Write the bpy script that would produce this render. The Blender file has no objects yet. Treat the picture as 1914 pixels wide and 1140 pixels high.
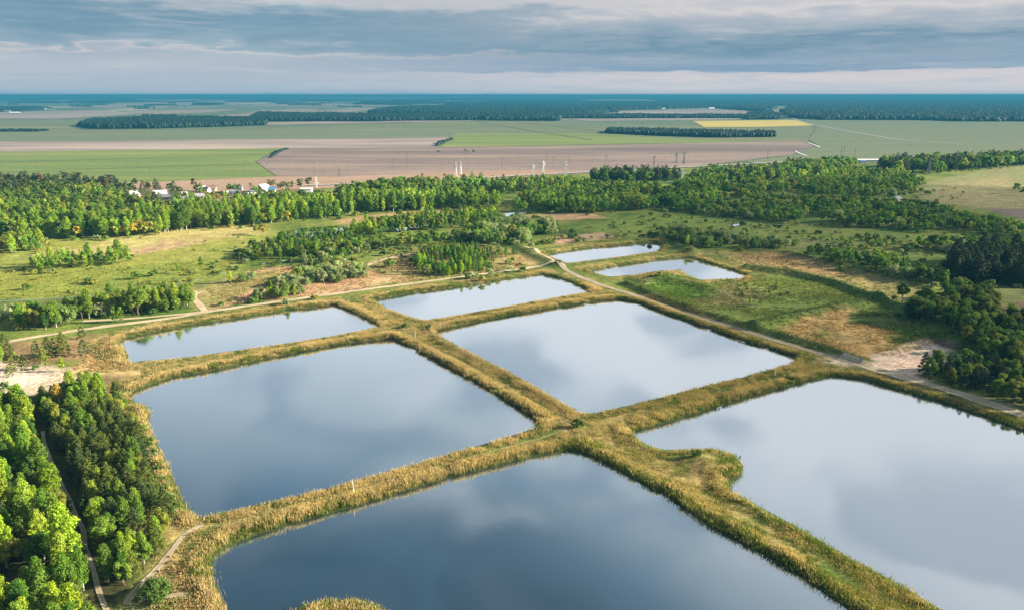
import bpy, math, random
import numpy as np
from mathutils import Vector

# ------------------------------------------------------------------ camera, sky, sun, exposure
SC = bpy.context.scene
H = 100.0                       # camera height in metres
FPX = 1420.0                    # focal length in pixels of the 1914 px wide photograph
CX, CY = 957.0, 570.0
PITCH = math.atan((570.0 - 177.5) / FPX)
SP, CP = math.sin(PITCH), math.cos(PITCH)
SUN_EL, SUN_AZ = math.radians(20), math.radians(88)      # azimuth clockwise from +Y (straight ahead)
EXPO = 1.75

cam_d = bpy.data.cameras.new('camera'); cam = bpy.data.objects.new('camera', cam_d)
SC.collection.objects.link(cam)
cam.location = (0, 0, H); cam.rotation_euler = (math.pi / 2 - PITCH, 0, 0)
cam_d.angle = 2 * math.atan(957.0 / FPX); cam_d.clip_start = 1.0; cam_d.clip_end = 90000.0
SC.camera = cam
SC.view_settings.view_transform = 'Standard'; SC.view_settings.look = 'None'
SC.view_settings.exposure = EXPO; SC.view_settings.gamma = 1.0; SC.view_settings.use_curve_mapping = False
cy = SC.cycles
cy.max_bounces = 5; cy.diffuse_bounces = 2; cy.glossy_bounces = 2; cy.transmission_bounces = 2
cy.transparent_max_bounces = 4; cy.volume_bounces = 0; cy.use_denoising = True
cy.caustics_reflective = False; cy.caustics_refractive = False

def lin(r, g, b):
    f = lambda c: (c / 255 / 12.92) if c / 255 <= 0.04045 else ((c / 255 + 0.055) / 1.055) ** 2.4
    return (f(r), f(g), f(b))

class NT:
    """tiny node-tree writer"""
    def __init__(self, tree):
        self.t = tree; tree.nodes.clear()
    def n(self, typ, **kw):
        nd = self.t.nodes.new(typ)
        for k, v in kw.items(): setattr(nd, k, v)
        return nd
    def l(self, a, b): self.t.links.new(a, b)
    def put(self, sock, v):
        if hasattr(v, 'is_output') or isinstance(v, bpy.types.NodeSocket): self.l(v, sock)
        elif isinstance(v, (tuple, list)) and len(v) == 3 and sock.type == 'RGBA': sock.default_value = (*v, 1)
        else: sock.default_value = v
    def math(self, op, a, b=None, c=None, clamp=False):
        nd = self.n('ShaderNodeMath', operation=op, use_clamp=clamp)
        for i, v in enumerate((a, b, c)):
            if v is not None: self.put(nd.inputs[i], v)
        return nd.outputs[0]
    def vmath(self, op, a, b=None):
        nd = self.n('ShaderNodeVectorMath', operation=op)
        self.put(nd.inputs[0], a)
        if b is not None: self.put(nd.inputs[1], b)
        return nd.outputs[0]
    def mix(self, f, a, b, blend='MIX'):
        nd = self.n('ShaderNodeMix', data_type='RGBA', blend_type=blend)
        self.put(nd.inputs[0], f); self.put(nd.inputs[6], a); self.put(nd.inputs[7], b)
        return nd.outputs[2]
    def noise(self, vec, scale, detail=4, rough=0.55, dist=0.0):
        nd = self.n('ShaderNodeTexNoise')
        if vec is not None: self.l(vec, nd.inputs['Vector'])
        nd.inputs['Scale'].default_value = scale; nd.inputs['Detail'].default_value = detail
        nd.inputs['Roughness'].default_value = rough; nd.inputs['Distortion'].default_value = dist
        return nd.outputs[0]
    def mapr(self, v, a, b, c=0.0, d=1.0, smooth=True):
        nd = self.n('ShaderNodeMapRange', interpolation_type='SMOOTHSTEP' if smooth else 'LINEAR')
        self.put(nd.inputs[0], v)
        for i, x in enumerate((a, b, c, d)): self.put(nd.inputs[i + 1], x)
        return nd.outputs[0]
    def ramp(self, f, stops, interp='LINEAR'):
        nd = self.n('ShaderNodeValToRGB'); r = nd.color_ramp; r.interpolation = interp
        while len(r.elements) > 1: r.elements.remove(r.elements[-1])
        r.elements[0].position = stops[0][0]; r.elements[0].color = (*stops[0][1], 1)
        for p, c in stops[1:]:
            e = r.elements.new(p); e.color = (*c, 1)
        self.put(nd.inputs[0], f)
        return nd.outputs[0]

# ---- sky: Nishita behind an almost closed layered cloud deck
world = bpy.data.worlds.new('World'); SC.world = world; world.use_nodes = True
w = NT(world.node_tree)
out = w.n('ShaderNodeOutputWorld'); bg = w.n('ShaderNodeBackground'); w.l(bg.outputs[0], out.inputs[0])
bg.inputs['Strength'].default_value = 0.1
sky = w.n('ShaderNodeTexSky'); sky.sky_type = 'NISHITA'; sky.sun_disc = False
sky.sun_elevation = SUN_EL; sky.sun_rotation = SUN_AZ
gen = w.n('ShaderNodeTexCoord').outputs['Generated']
sep = w.n('ShaderNodeSeparateXYZ'); w.l(gen, sep.inputs[0])
X, Y, Z = sep.outputs
el = w.math('MULTIPLY', w.math('ARCSINE', Z), 180 / math.pi)              # elevation in degrees
az = w.math('MULTIPLY', w.math('ARCTAN2', X, Y), 180 / math.pi)            # azimuth from straight ahead
def streak(sa, se, off, detail=6, rough=0.55, dist=0.0):
    c = w.n('ShaderNodeCombineXYZ')
    w.l(w.math('MULTIPLY', az, sa), c.inputs[0]); w.l(w.math('MULTIPLY', el, se), c.inputs[1]); c.inputs[2].default_value = off
    return w.noise(c.outputs[0], 1.0, detail, rough, dist)
n1 = streak(0.045, 0.42, 3.1, 7, 0.55, 0.3)
n2 = streak(0.10, 1.1, 9.7, 8, 0.6, 0.6)
n3 = streak(0.02, 0.16, 21.0, 3, 0.5)
warp = w.math('ADD', w.math('MULTIPLY', w.math('SUBTRACT', n1, 0.5), 3.6), w.math('MULTIPLY', w.math('SUBTRACT', n2, 0.5), 2.0))
warp = w.math('ADD', warp, w.math('MULTIPLY', w.math('SUBTRACT', streak(0.26, 1.1, 55.0, 6, 0.55, 0.5), 0.5), 2.6))
elw = w.math('ADD', el, w.math('MULTIPLY', warp, w.mapr(el, 0.8, 4.0, 0.12, 1.0)))
elr = w.mapr(elw, -1.0, 9.0, 0, 1, False)
lowl = w.ramp(elr, [
    (0.10, lin(128, 174, 201)), (0.135, lin(164, 188, 205)), (0.25, lin(176, 189, 204)), (0.36, lin(168, 183, 198)), (0.385, lin(196, 197, 204)), (0.41, lin(150, 175, 192)),
    (0.50, lin(122, 157, 179)), (0.60, lin(112, 151, 175)), (0.66, lin(158, 177, 191)), (0.72, lin(194, 196, 202)), (0.80, lin(182, 189, 198)), (1.0, lin(190, 196, 203))])
lowr = w.ramp(elr, [
    (0.10, lin(168, 192, 208)), (0.13, lin(196, 203, 211)), (0.22, lin(210, 207, 211)), (0.25, lin(206, 204, 210)), (0.265, lin(122, 158, 186)), (0.35, lin(134, 163, 185)), (0.42, lin(104, 145, 170)),
    (0.50, lin(146, 169, 186)), (0.60, lin(180, 188, 198)), (0.67, lin(214, 211, 212)), (0.74, lin(194, 198, 204)), (0.82, lin(212, 210, 212)), (1.0, lin(196, 201, 208))])
low = w.mix(w.mapr(az, -22.0, 18.0), lowl, lowr)
low = w.mix(w.math('MULTIPLY', w.mapr(streak(0.14, 2.4, 71.0, 7, 0.6, 0.6), 0.42, 0.62, 0, 0.5), w.mapr(el, 3.0, 1.2, 0.25, 1)), low, lin(172, 186, 201))
# cloud deck overhead, in planar coordinates so it shrinks towards the horizon
den = w.math('ADD', w.math('MAXIMUM', Z, 0.0), 0.16)
pc = w.n('ShaderNodeCombineXYZ')
w.l(w.math('DIVIDE', X, den), pc.inputs[0]); w.l(w.math('DIVIDE', Y, den), pc.inputs[1])
deck = w.noise(pc.outputs[0], 3.0, 4, 0.45, 0.5)
deck2 = w.noise(pc.outputs[0], 0.7, 3, 0.5, 0.0)
elh = w.math('ADD', el, w.math('MULTIPLY', w.math('SUBTRACT', deck2, 0.5), 6.0))
elh = w.math('SUBTRACT', elh, w.math('ADD', w.math('MULTIPLY', az, 0.17), w.math('MULTIPLY', w.math('MAXIMUM', az, 0.0), 0.22)))               # brighter towards the sun side
high = w.ramp(w.mapr(elh, 0.0, 60.0, 0, 1, False), [
    (0.00, lin(196, 200, 206)), (0.28, lin(204, 208, 214)), (0.35, lin(180, 190, 200)), 
    (0.42, lin(158, 171, 183)), (0.48, lin(128, 146, 162)), (0.53, lin(82, 106, 126)), (0.59, lin(50, 76, 97)), (0.70, lin(40, 66, 87)), (1.0, lin(74, 98, 120))])
spread = w.math('MULTIPLY', w.mapr(az, -14.0, -2.0, 0.22, 1.0), w.mapr(el, 35.0, 29.0, 0.2, 1.0))
high = w.mix(w.math('MULTIPLY', w.mapr(deck, 0.49, 0.62, 0, 0.46), spread), high, lin(206, 209, 216))
high = w.mix(w.mapr(deck, 0.49, 0.37, 0, 0.38), high, lin(84, 116, 146))
high = w.mix(1.0, high, (1.6, 1.6, 1.6), 'MULTIPLY')
blend = w.mapr(el, 6.4, 8.6)
cloud = w.mix(blend, low, high)
cloud = w.mix(w.mapr(w.math('MULTIPLY', az, 1.0), -10.0, 45.0, 0.0, 0.10), cloud, lin(222, 218, 218))   # warm sunward side
fine = w.mapr(streak(0.16, 1.7, 40.0, 8, 0.62, 0.8), 0.52, 0.75, 0, 0.35)
cloud = w.mix(w.math('MULTIPLY', fine, w.mapr(el, 14.0, 5.0, 0, 1)), cloud, lin(206, 209, 212))
k = 10.0 / (2 ** EXPO)
cloud = w.mix(1.0, cloud, (k, k, k), 'MULTIPLY')
cover = w.mapr(n3, 0.30, 0.42, 0.90, 1.0)
w.l(w.mix(cover, sky.outputs[0], cloud), bg.inputs['Color'])

sun_d = bpy.data.lights.new('sun', 'SUN'); sun = bpy.data.objects.new('sun', sun_d); SC.collection.objects.link(sun)
sun_d.energy = 5.0; sun_d.angle = math.radians(0.5); sun_d.color = (1.0, 0.87, 0.68)
SUNV = Vector((math.sin(SUN_AZ) * math.cos(SUN_EL), math.cos(SUN_AZ) * math.cos(SUN_EL), math.sin(SUN_EL)))
sun.rotation_euler = (-SUNV).to_track_quat('-Z', 'Y').to_euler(); sun.location = (0, 0, 300)

# ------------------------------------------------------------------ helpers
rng = np.random.default_rng(7); random.seed(7)

def P(px, py, z=0.0):
    """photograph pixel -> the point of the level z it shows"""
    u = (np.asarray(px, float) - CX) / FPX; v = (CY - np.asarray(py, float)) / FPX
    dx, dy, dz = u, CP + v * SP, -SP + v * CP
    t = (z - H) / dz
    return np.stack([t * dx, t * dy], -1)
def PP(pts, z=0.0):
    a = np.array(pts, float); return P(a[:, 0], a[:, 1], z)
def proj(x, y, z):
    """world -> photograph pixel"""
    dz = z - H; depth = y * CP - dz * SP
    return CX + FPX * x / depth, CY - FPX * (y * SP + dz * CP) / depth

def hash2(ix, iy, s):
    n = (ix.astype(np.int64) * 374761393 + iy.astype(np.int64) * 668265263 + s * 974634777) & 0x7fffffff
    n = ((n ^ (n >> 13)) * 1274126177) & 0x7fffffff
    return ((n ^ (n >> 16)) & 0xffff) / 65535.0
def vnoise(x, y, s=0):
    ix, iy = np.floor(x), np.floor(y); fx, fy = x - ix, y - iy
    fx = fx * fx * (3 - 2 * fx); fy = fy * fy * (3 - 2 * fy)
    a, b, c, d = hash2(ix, iy, s), hash2(ix + 1, iy, s), hash2(ix, iy + 1, s), hash2(ix + 1, iy + 1, s)
    return (a * (1 - fx) + b * fx) * (1 - fy) + (c * (1 - fx) + d * fx) * fy
def fbm(x, y, scale, s=0, octv=4):
    r = np.zeros_like(x, float); amp = 0.5; tot = 0
    for i in range(octv):
        r += amp * vnoise(x / scale, y / scale, s + i * 17); tot += amp; amp *= 0.55; scale *= 0.5
    return r / tot
def inside(poly, x, y):
    r = np.zeros(x.shape, bool); n = len(poly)
    for i in range(n):
        x1, y1 = poly[i]; x2, y2 = poly[(i + 1) % n]
        c = ((y1 > y) != (y2 > y)) & (x < (x2 - x1) * (y - y1) / (y2 - y1 + 1e-12) + x1)
        r ^= c
    return r
def dist_line(pts, x, y, closed=False):
    d = np.full(x.shape, 1e9); n = len(pts)
    for i in range(n if closed else n - 1):
        x1, y1 = pts[i]; x2, y2 = pts[(i + 1) % n]
        ex, ey = x2 - x1, y2 - y1; L = ex * ex + ey * ey + 1e-9
        t = np.clip(((x - x1) * ex + (y - y1) * ey) / L, 0, 1)
        d = np.minimum(d, (x - x1 - t * ex) ** 2 + (y - y1 - t * ey) ** 2)
    return np.sqrt(d)
def sdf(poly, x, y):
    """signed distance, negative inside; only evaluated near the polygon"""
    poly = np.asarray(poly); m = 40.0
    near = (x > poly[:, 0].min() - m) & (x < poly[:, 0].max() + m) & (y > poly[:, 1].min() - m) & (y < poly[:, 1].max() + m)
    r = np.full(x.shape, 1e3)
    if near.any():
        xs, ys = x[near], y[near]; d = dist_line(poly, xs, ys, True)
        r[near] = np.where(inside(poly, xs, ys), -d, d)
    return r
def sstep(a, b, v):
    t = np.clip((v - a) / (b - a), 0, 1); return t * t * (3 - 2 * t)
def wobble(poly, step, amp, s=0):
    """subdivide an outline and roughen it"""
    poly = np.asarray(poly, float); o = []
    for i in range(len(poly)):
        a, b = poly[i], poly[(i + 1) % len(poly)]; n = max(1, int(np.hypot(*(b - a)) / step))
        for k in range(n): o.append(a + (b - a) * k / n)
    o = np.array(o)
    o[:, 0] += amp * 2 * (fbm(o[:, 0], o[:, 1], step * 3, s, 3) - 0.5); o[:, 1] += amp * 2 * (fbm(o[:, 0], o[:, 1], step * 3, s + 50, 3) - 0.5)
    return o

COL = SC.collection
def link_mesh(name, verts, loops, starts, mats=(), parent=None, midx=None, attr=None, smooth=False):
    """verts (n,3), loops flat vertex index list, starts of each polygon"""
    me = bpy.data.meshes.new(name)
    verts = np.asarray(verts, np.float32); loops = np.asarray(loops, np.int32); starts = np.asarray(starts, np.int32)
    me.vertices.add(len(verts)); me.vertices.foreach_set('co', verts.ravel())
    me.loops.add(len(loops)); me.loops.foreach_set('vertex_index', loops)
    me.polygons.add(len(starts)); me.polygons.foreach_set('loop_start', starts)
    for m in mats: me.materials.append(m)
    if midx is not None: me.polygons.foreach_set('material_index', np.asarray(midx, np.int32))
    if smooth: me.polygons.foreach_set('use_smooth', np.ones(len(starts), bool))
    for k, v in (attr or {}).items():
        a = me.attributes.new(k, 'FLOAT_COLOR', 'POINT')
        a.data.foreach_set('color', np.concatenate([np.asarray(v, np.float32), np.ones((len(v), 1), np.float32)], 1).ravel())
    me.update(calc_edges=True); me.validate()
    return me
def obj(name, me, parent=None, **props):
    o = bpy.data.objects.new(name, me); COL.objects.link(o)
    if parent is not None: o.parent = parent
    for k, v in props.items(): o[k] = v
    return o
def empty(name, loc, rz=0, **props):
    o = bpy.data.objects.new(name, None); COL.objects.link(o); o.location = loc; o.rotation_euler = (0, 0, rz)
    for k, v in props.items(): o[k] = v
    return o

class MB:
    """collects boxes, bars and prisms into one mesh"""
    def __init__(self): self.v = []; self.f = []
    def add(self, vs, fs):
        b = len(self.v); self.v += [tuple(p) for p in vs]; self.f += [tuple(b + i for i in f) for f in fs]
    def box(self, x0, x1, y0, y1, z0, z1):
        self.add([(x0, y0, z0), (x1, y0, z0), (x1, y1, z0), (x0, y1, z0), (x0, y0, z1), (x1, y0, z1), (x1, y1, z1), (x0, y1, z1)],
                 [(3, 2, 1, 0), (4, 5, 6, 7), (0, 1, 5, 4), (1, 2, 6, 5), (2, 3, 7, 6), (3, 0, 4, 7)])
    def bar(self, a, b, r0, r1=None, n=4):
        r1 = r0 if r1 is None else r1; a, b = Vector(a), Vector(b); d = (b - a).normalized()
        s = d.cross(Vector((0, 0, 1))) if abs(d.z) < 0.95 else d.cross(Vector((1, 0, 0))); s.normalize(); t = d.cross(s)
        vs = []
        for c, r in ((a, r0), (b, r1)):
            for i in range(n):
                q = 2 * math.pi * (i + 0.5) / n; vs.append(c + (s * math.cos(q) + t * math.sin(q)) * r)
        self.add(vs, [(i, (i + 1) % n, n + (i + 1) % n, n + i) for i in range(n)] + [tuple(range(n - 1, -1, -1)), tuple(range(n, 2 * n))])
    def mesh(self, name, mat):
        me = bpy.data.meshes.new(name); me.from_pydata(self.v, [], self.f); me.materials.append(mat); me.update(); return me
    def build(self, name, mat, parent=None, **p): return obj(name, self.mesh(name, mat), parent, **p)

# ------------------------------------------------------------------ materials
def new_mat(name):
    m = bpy.data.materials.new(name); m.use_nodes = True; return m, NT(m.node_tree)
def finish(t, shader):
    o = t.n('ShaderNodeOutputMaterial'); t.l(shader, o.inputs[0])
def plain_mat(name, col, rough=0.8, var=0.15, scale=1.5, metal=0.0):
    m, t = new_mat(name); b = t.n('ShaderNodeBsdfPrincipled')
    pos = t.n('ShaderNodeNewGeometry').outputs['Position']
    nz = t.noise(pos, scale, 4); f = t.mapr(nz, 0.3, 0.7, 1 - var, 1 + var)
    c = t.n('ShaderNodeCombineXYZ'); [t.l(f, c.inputs[i]) for i in range(3)]
    t.l(t.mix(1.0, col, c.outputs[0], 'MULTIPLY'), b.inputs['Base Color'])
    b.inputs['Roughness'].default_value = rough; b.inputs['Metallic'].default_value = metal
    finish(t, b.outputs[0]); return m
def attr_ground(name, fine=1.0):
    """ground whose land-cover colour comes with the mesh, roughened by noise and relief"""
    m, t = new_mat(name); b = t.n('ShaderNodeBsdfPrincipled')
    a = t.n('ShaderNodeAttribute', attribute_name='cover').outputs['Color']
    pos = t.n('ShaderNodeNewGeometry').outputs['Position']
    n1 = t.noise(pos, 0.9 * fine, 6, 0.65); n2 = t.noise(pos, 0.11 * fine, 5, 0.6); n3 = t.noise(pos, 0.02 * fine, 4, 0.6)
    n4 = t.noise(pos, 0.33 * fine, 5, 0.7, 0.6)
    f = t.math('MULTIPLY', t.math('MULTIPLY', t.mapr(n1, 0.25, 0.75, 0.60, 1.40), t.mapr(n4, 0.3, 0.7, 0.72, 1.28)), t.mapr(n2, 0.3, 0.7, 0.82, 1.18))
    c = t.n('ShaderNodeCombineXYZ'); [t.l(f, c.inputs[i]) for i in range(3)]
    col = t.mix(1.0, a, c.outputs[0], 'MULTIPLY')
    hs = t.n('ShaderNodeHueSaturation'); t.l(t.mapr(n3, 0.3, 0.7, 0.485, 0.515), hs.inputs['Hue']); t.l(col, hs.inputs['Color'])
    t.l(hs.outputs[0], b.inputs['Base Color']); b.inputs['Roughness'].default_value = 0.95
    b.inputs['Specular IOR Level'].default_value = 0.1
    bp = t.n('ShaderNodeBump'); bp.inputs['Strength'].default_value = 0.6; bp.inputs['Distance'].default_value = 0.35 / fine
    t.l(n1, bp.inputs['Height']); t.l(bp.outputs[0], b.inputs['Normal'])
    finish(t, b.outputs[0]); return m
def field_mat(name, c1, c2, sx, sy, c3=None, rot=0.0):
    m, t = new_mat(name); b = t.n('ShaderNodeBsdfPrincipled')
    pos = t.n('ShaderNodeNewGeometry').outputs['Position']
    mp = t.n('ShaderNodeMapping'); t.l(pos, mp.inputs[0]); mp.inputs['Rotation'].default_value = (0, 0, rot); mp.inputs['Scale'].default_value = (sx, sy, 0)
    n1 = t.noise(mp.outputs[0], 1.0, 5, 0.6, 0.5)
    col = t.mix(t.mapr(n1, 0.36, 0.64), c1, c2)
    if c3: 
        n2 = t.noise(mp.outputs[0], 0.45, 4, 0.55, 0.3); col = t.mix(t.mapr(n2, 0.5, 0.68), col, c3)
    n3 = t.noise(pos, 0.15, 4, 0.6); f = t.mapr(n3, 0.3, 0.7, 0.86, 1.14)
    c = t.n('ShaderNodeCombineXYZ'); [t.l(f, c.inputs[i]) for i in range(3)]
    t.l(t.mix(1.0, col, c.outputs[0], 'MULTIPLY'), b.inputs['Base Color']); b.inputs['Roughness'].default_value = 1.0
    b.inputs['Specular IOR Level'].default_value = 0.05
    finish(t, b.outputs[0]); return m
def water_mat(name, ripple=1.0, body=(0.030, 0.052, 0.075)):
    m, t = new_mat(name)
    pos = t.n('ShaderNodeNewGeometry').outputs['Position']
    d = t.n('ShaderNodeBsdfDiffuse'); d.inputs['Color'].default_value = (*body, 1)
    g = t.n('ShaderNodeBsdfGlossy'); g.inputs['Color'].default_value = (0.94, 0.97, 0.98, 1)
    gust = t.noise(pos, 0.012, 4, 0.55, 0.4)
    t.l(t.mapr(gust, 0.35, 0.7, 0.02, 0.10), g.inputs['Roughness'])
    n1 = t.noise(pos, 1.1, 4, 0.7); n2 = t.noise(pos, 0.35, 3, 0.5)
    h = t.math('ADD', t.math('MULTIPLY', n1, 0.05), t.math('MULTIPLY', n2, 0.10))
    bp = t.n('ShaderNodeBump'); t.l(h, bp.inputs['Height']); bp.inputs['Distance'].default_value = 0.35
    t.l(t.mapr(gust, 0.3, 0.75, 0.02 * ripple, 0.24 * ripple), bp.inputs['Strength'])
    t.l(bp.outputs[0], g.inputs['Normal'])
    lw = t.n('ShaderNodeLayerWeight'); lw.inputs['Blend'].default_value = 0.5
    mx = t.n('ShaderNodeMixShader'); t.l(t.mapr(lw.outputs['Facing'], 0.36, 0.84, 0.46, 0.90, False), mx.inputs[0]); t.l(d.outputs[0], mx.inputs[1]); t.l(g.outputs[0], mx.inputs[2])
    finish(t, mx.outputs[0]); return m
def leaf_mat(name, transl=0.35, rough=0.7):
    m, t = new_mat(name)
    a = t.n('ShaderNodeAttribute', attribute_name='tint').outputs['Color']
    oi = t.n('ShaderNodeObjectInfo')
    col = t.mix(1.0, a, oi.outputs['Color'], 'MULTIPLY')
    hs = t.n('ShaderNodeHueSaturation'); t.l(col, hs.inputs['Color'])
    t.l(t.mapr(oi.outputs['Random'], 0, 1, 0.486, 0.504, False), hs.inputs['Hue'])
    b = t.n('ShaderNodeBsdfPrincipled'); t.l(hs.outputs[0], b.inputs['Base Color']); b.inputs['Roughness'].default_value = rough
    b.inputs['Specular IOR Level'].default_value = 0.25
    tr = t.n('ShaderNodeBsdfTranslucent')
    t.l(t.mix(1.0, hs.outputs[0], (1.15, 1.25, 0.6), 'MULTIPLY'), tr.inputs['Color'])
    mx = t.n('ShaderNodeMixShader'); mx.inputs[0].default_value = transl
    t.l(b.outputs[0], mx.inputs[1]); t.l(tr.outputs[0], mx.inputs[2]); finish(t, mx.outputs[0]); return m
def road_mat(name, c1, c2, c3):
    """dirt track: two pale wheel lines, darker middle and verges; 'across' runs -1..1 over its width"""
    m, t = new_mat(name); b = t.n('ShaderNodeBsdfPrincipled')
    ac = t.n('ShaderNodeAttribute', attribute_name='across').outputs['Vector']
    s = t.n('ShaderNodeSeparateXYZ'); t.l(ac, s.inputs[0])
    pos = t.n('ShaderNodeNewGeometry').outputs['Position']
    nz = t.noise(pos, 0.5, 5, 0.65); nb = t.noise(pos, 0.08, 4, 0.6)
    u = t.math('ADD', t.math('ABSOLUTE', s.outputs[0]), t.math('MULTIPLY', t.math('SUBTRACT', nz, 0.5), 1.3))
    mid = t.mapr(u, 0.10, 0.28, 1, 0); edge = t.mapr(u, 0.72, 1.0, 0, 1)
    col = t.mix(t.mapr(nb, 0.35, 0.65), c1, c2)
    col = t.mix(t.math('MULTIPLY', mid, 0.45), col, c3); col = t.mix(t.math('MULTIPLY', edge, 0.85), col, c3)
    t.l(col, b.inputs['Base Color']); b.inputs['Roughness'].default_value = 0.95
    finish(t, b.outputs[0]); return m

M_GROUND = attr_ground('meadow_ground'); M_PLAIN = attr_ground('far_plain', 0.25)
M_WATER = water_mat('pond_water'); M_MARSH = water_mat('marsh_water', 0.6, (0.02, 0.03, 0.025))
M_LEAF = leaf_mat('leaves'); M_NEEDLE = leaf_mat('needles', 0.15); M_REED = leaf_mat('reed_blades', 0.3, 0.8)
M_BARK = plain_mat('brown_bark', (0.11, 0.075, 0.05), 0.9, 0.3, 4); M_PINEBARK = plain_mat('orange_bark', (0.20, 0.11, 0.06), 0.9, 0.3, 4)
M_BIRCH = plain_mat('white_bark', (0.55, 0.53, 0.48), 0.8, 0.35, 5)
M_ROAD = road_mat('dirt_track', (0.60, 0.48, 0.33), (0.46, 0.36, 0.23), (0.26, 0.225, 0.09))
M_ROAD2 = road_mat('grey_track', (0.38, 0.31, 0.22), (0.29, 0.235, 0.16), (0.19, 0.165, 0.075))
M_TRACKP = road_mat('grassy_track', (0.26, 0.22, 0.09), (0.14, 0.165, 0.04), (0.13, 0.155, 0.035))
M_PATH = road_mat('woodland_path', (0.46, 0.38, 0.28), (0.30, 0.25, 0.17), (0.17, 0.15, 0.06))
M_STEEL = plain_mat('galvanised_steel', (0.82, 0.82, 0.80), 0.6, 0.1, 2); M_DARKSTEEL = plain_mat('grey_steel', (0.30, 0.32, 0.34), 0.55, 0.1, 2)
M_POLE = plain_mat('weathered_wood', (0.16, 0.13, 0.11), 0.9, 0.2, 2); M_CONCRETE = plain_mat('pale_concrete', (0.42, 0.41, 0.39), 0.85, 0.15, 1)
M_WHITE = plain_mat('white_render', (0.80, 0.79, 0.76), 0.8, 0.06, 1); M_CREAM = plain_mat('cream_render', (0.62, 0.56, 0.45), 0.85, 0.08, 1)
M_GREYW = plain_mat('grey_boards', (0.36, 0.36, 0.36), 0.85, 0.15, 2); M_BRICK = plain_mat('red_brick', (0.34, 0.15, 0.10), 0.85, 0.15, 3)
M_ROOFW = plain_mat('pale_metal_roof', (0.72, 0.72, 0.72), 0.5, 0.08, 1); M_ROOFG = plain_mat('grey_slate_roof', (0.26, 0.27, 0.29), 0.75, 0.12, 2)
M_ROOFB = plain_mat('blue_roof', (0.06, 0.25, 0.50), 0.5, 0.1, 2); M_ROOFR = plain_mat('red_roof', (0.27, 0.16, 0.12), 0.75, 0.12, 2)
M_GLASS = plain_mat('dark_window', (0.03, 0.04, 0.05), 0.15, 0.05, 1); M_WOOD = plain_mat('brown_door', (0.18, 0.10, 0.06), 0.7, 0.15, 3)

# ------------------------------------------------------------------ layout (outlines read off the photograph, laid on the ground)
ZW = -0.9
PONDS = {
 'bottom': [(500,1300),(440,1180),(425,1140),(400,1085),(394,1060),(400,1040),(425,1022),(470,1003),(560,974),(660,947),(760,917),(850,890),(985,856),(1062,841),(1085,844),(1120,860),(1160,882),(1200,906),(1240,921),(1262,940),(1330,985),(1420,1032),(1500,1080),(1590,1142),(1700,1215),(1850,1320)],
 'right': [(1177,809),(1240,792),(1320,768),(1400,742),(1480,720),(1552,703),(1610,709),(1680,729),(1770,755),(1850,782),(1914,806),(2030,850),(2300,950),(2700,1110),(2900,1300),(2050,1340),(1890,1225),(1762,1142),(1700,1102),(1600,1050),(1500,990),(1405,938),(1364,916),(1366,900),(1386,887),(1387,868),(1372,850),(1335,838),(1275,839),(1240,841),(1212,832),(1190,820)],
 'left': [(248,733),(275,722),(320,706),(400,692),(450,681),(560,658),(650,642),(735,633),(780,656),(850,694),(920,734),(980,770),(1006,791),(1000,800),(900,831),(760,872),(600,916),(450,951),(372,968),(352,956),(334,922),(318,880),(292,825),(276,790),(281,768),(262,758),(246,745)],
 'centre': [(812,621),(850,611),(950,590),(1050,574),(1120,563),(1155,560),(1185,564),(1300,606),(1400,641),(1490,668),(1480,680),(1420,697),(1300,726),(1200,752),(1105,773),(1080,770),(1020,735),(960,700),(890,664),(850,645)],
 'upper_left': [(221,640),(240,631),(330,613),(430,598),(530,581),(625,571),(662,586),(709,610),(650,623),(540,641),(420,658),(330,670),(236,678),(240,662)],
 'upper_centre': [(698,562),(760,550),(860,537),(940,524),(1010,514),(1050,522),(1104,545),(1020,560),(920,578),(795,599),(760,590),(722,576)],
 'far_first': [(1020,477),(1100,465),(1222,454),(1236,460),(1230,470),(1150,482),(1060,493)],
 'far_second': [(1102,508),(1160,497),(1230,487),(1290,482),(1330,495),(1394,514),(1388,521),(1310,524),(1288,515),(1270,505),(1180,515),(1140,518)],
}
PW = {k: PP(v, ZW) for k, v in PONDS.items()}
ISLAND = P([622], [1182], 0)[0]; ISL_R = 10.0
BUNDS = [  # ridge lines: points, height, half width
 ([(1170,531),(1230,556),(1301,581),(1364,602),(1448,624),(1533,649),(1612,677)], 2.0, 2.3),
 ([(1395,502),(1480,512),(1560,531),(1642,562)], 3.0, 3.4),
 ([(1410,614),(1480,594),(1560,578),(1642,562),(1710,584),(1790,632)], 2.6, 3.6),
 ([(1290,474),(1380,465),(1470,474),(1560,494),(1650,518),(1730,538)], 1.8, 4.0),
 ([(1000,472),(1100,456),(1224,446),(1262,457),(1292,474)], 1.8, 3.5),
 ([(968,462),(1000,480),(1038,497)], 2.0, 5.0),
 ([(1050,500),(1150,487),(1240,476),(1292,474)], 1.2, 4.0),
 ([(1185,530),(1230,522),(1290,532),(1330,545)], 1.0, 5.0),
]
BUNDS = [(PP(p), h, wd) for p, h, wd in BUNDS]
MOUNDS = [(P([1322], [866])[0], 1.6, 6.0), (P([1235], [515])[0], 1.1, 9.0), (P([1085], [806])[0], 0.8, 8.0)]
def pond_sd(x, y):
    d = np.full(x.shape, 1e3)
    for k, poly in PW.items(): d = np.minimum(d, sdf(poly, x, y))
    isl = np.hypot((x - ISLAND[0]) / 1.2, y - ISLAND[1]) - ISL_R
    return np.maximum(d, -isl)
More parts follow.
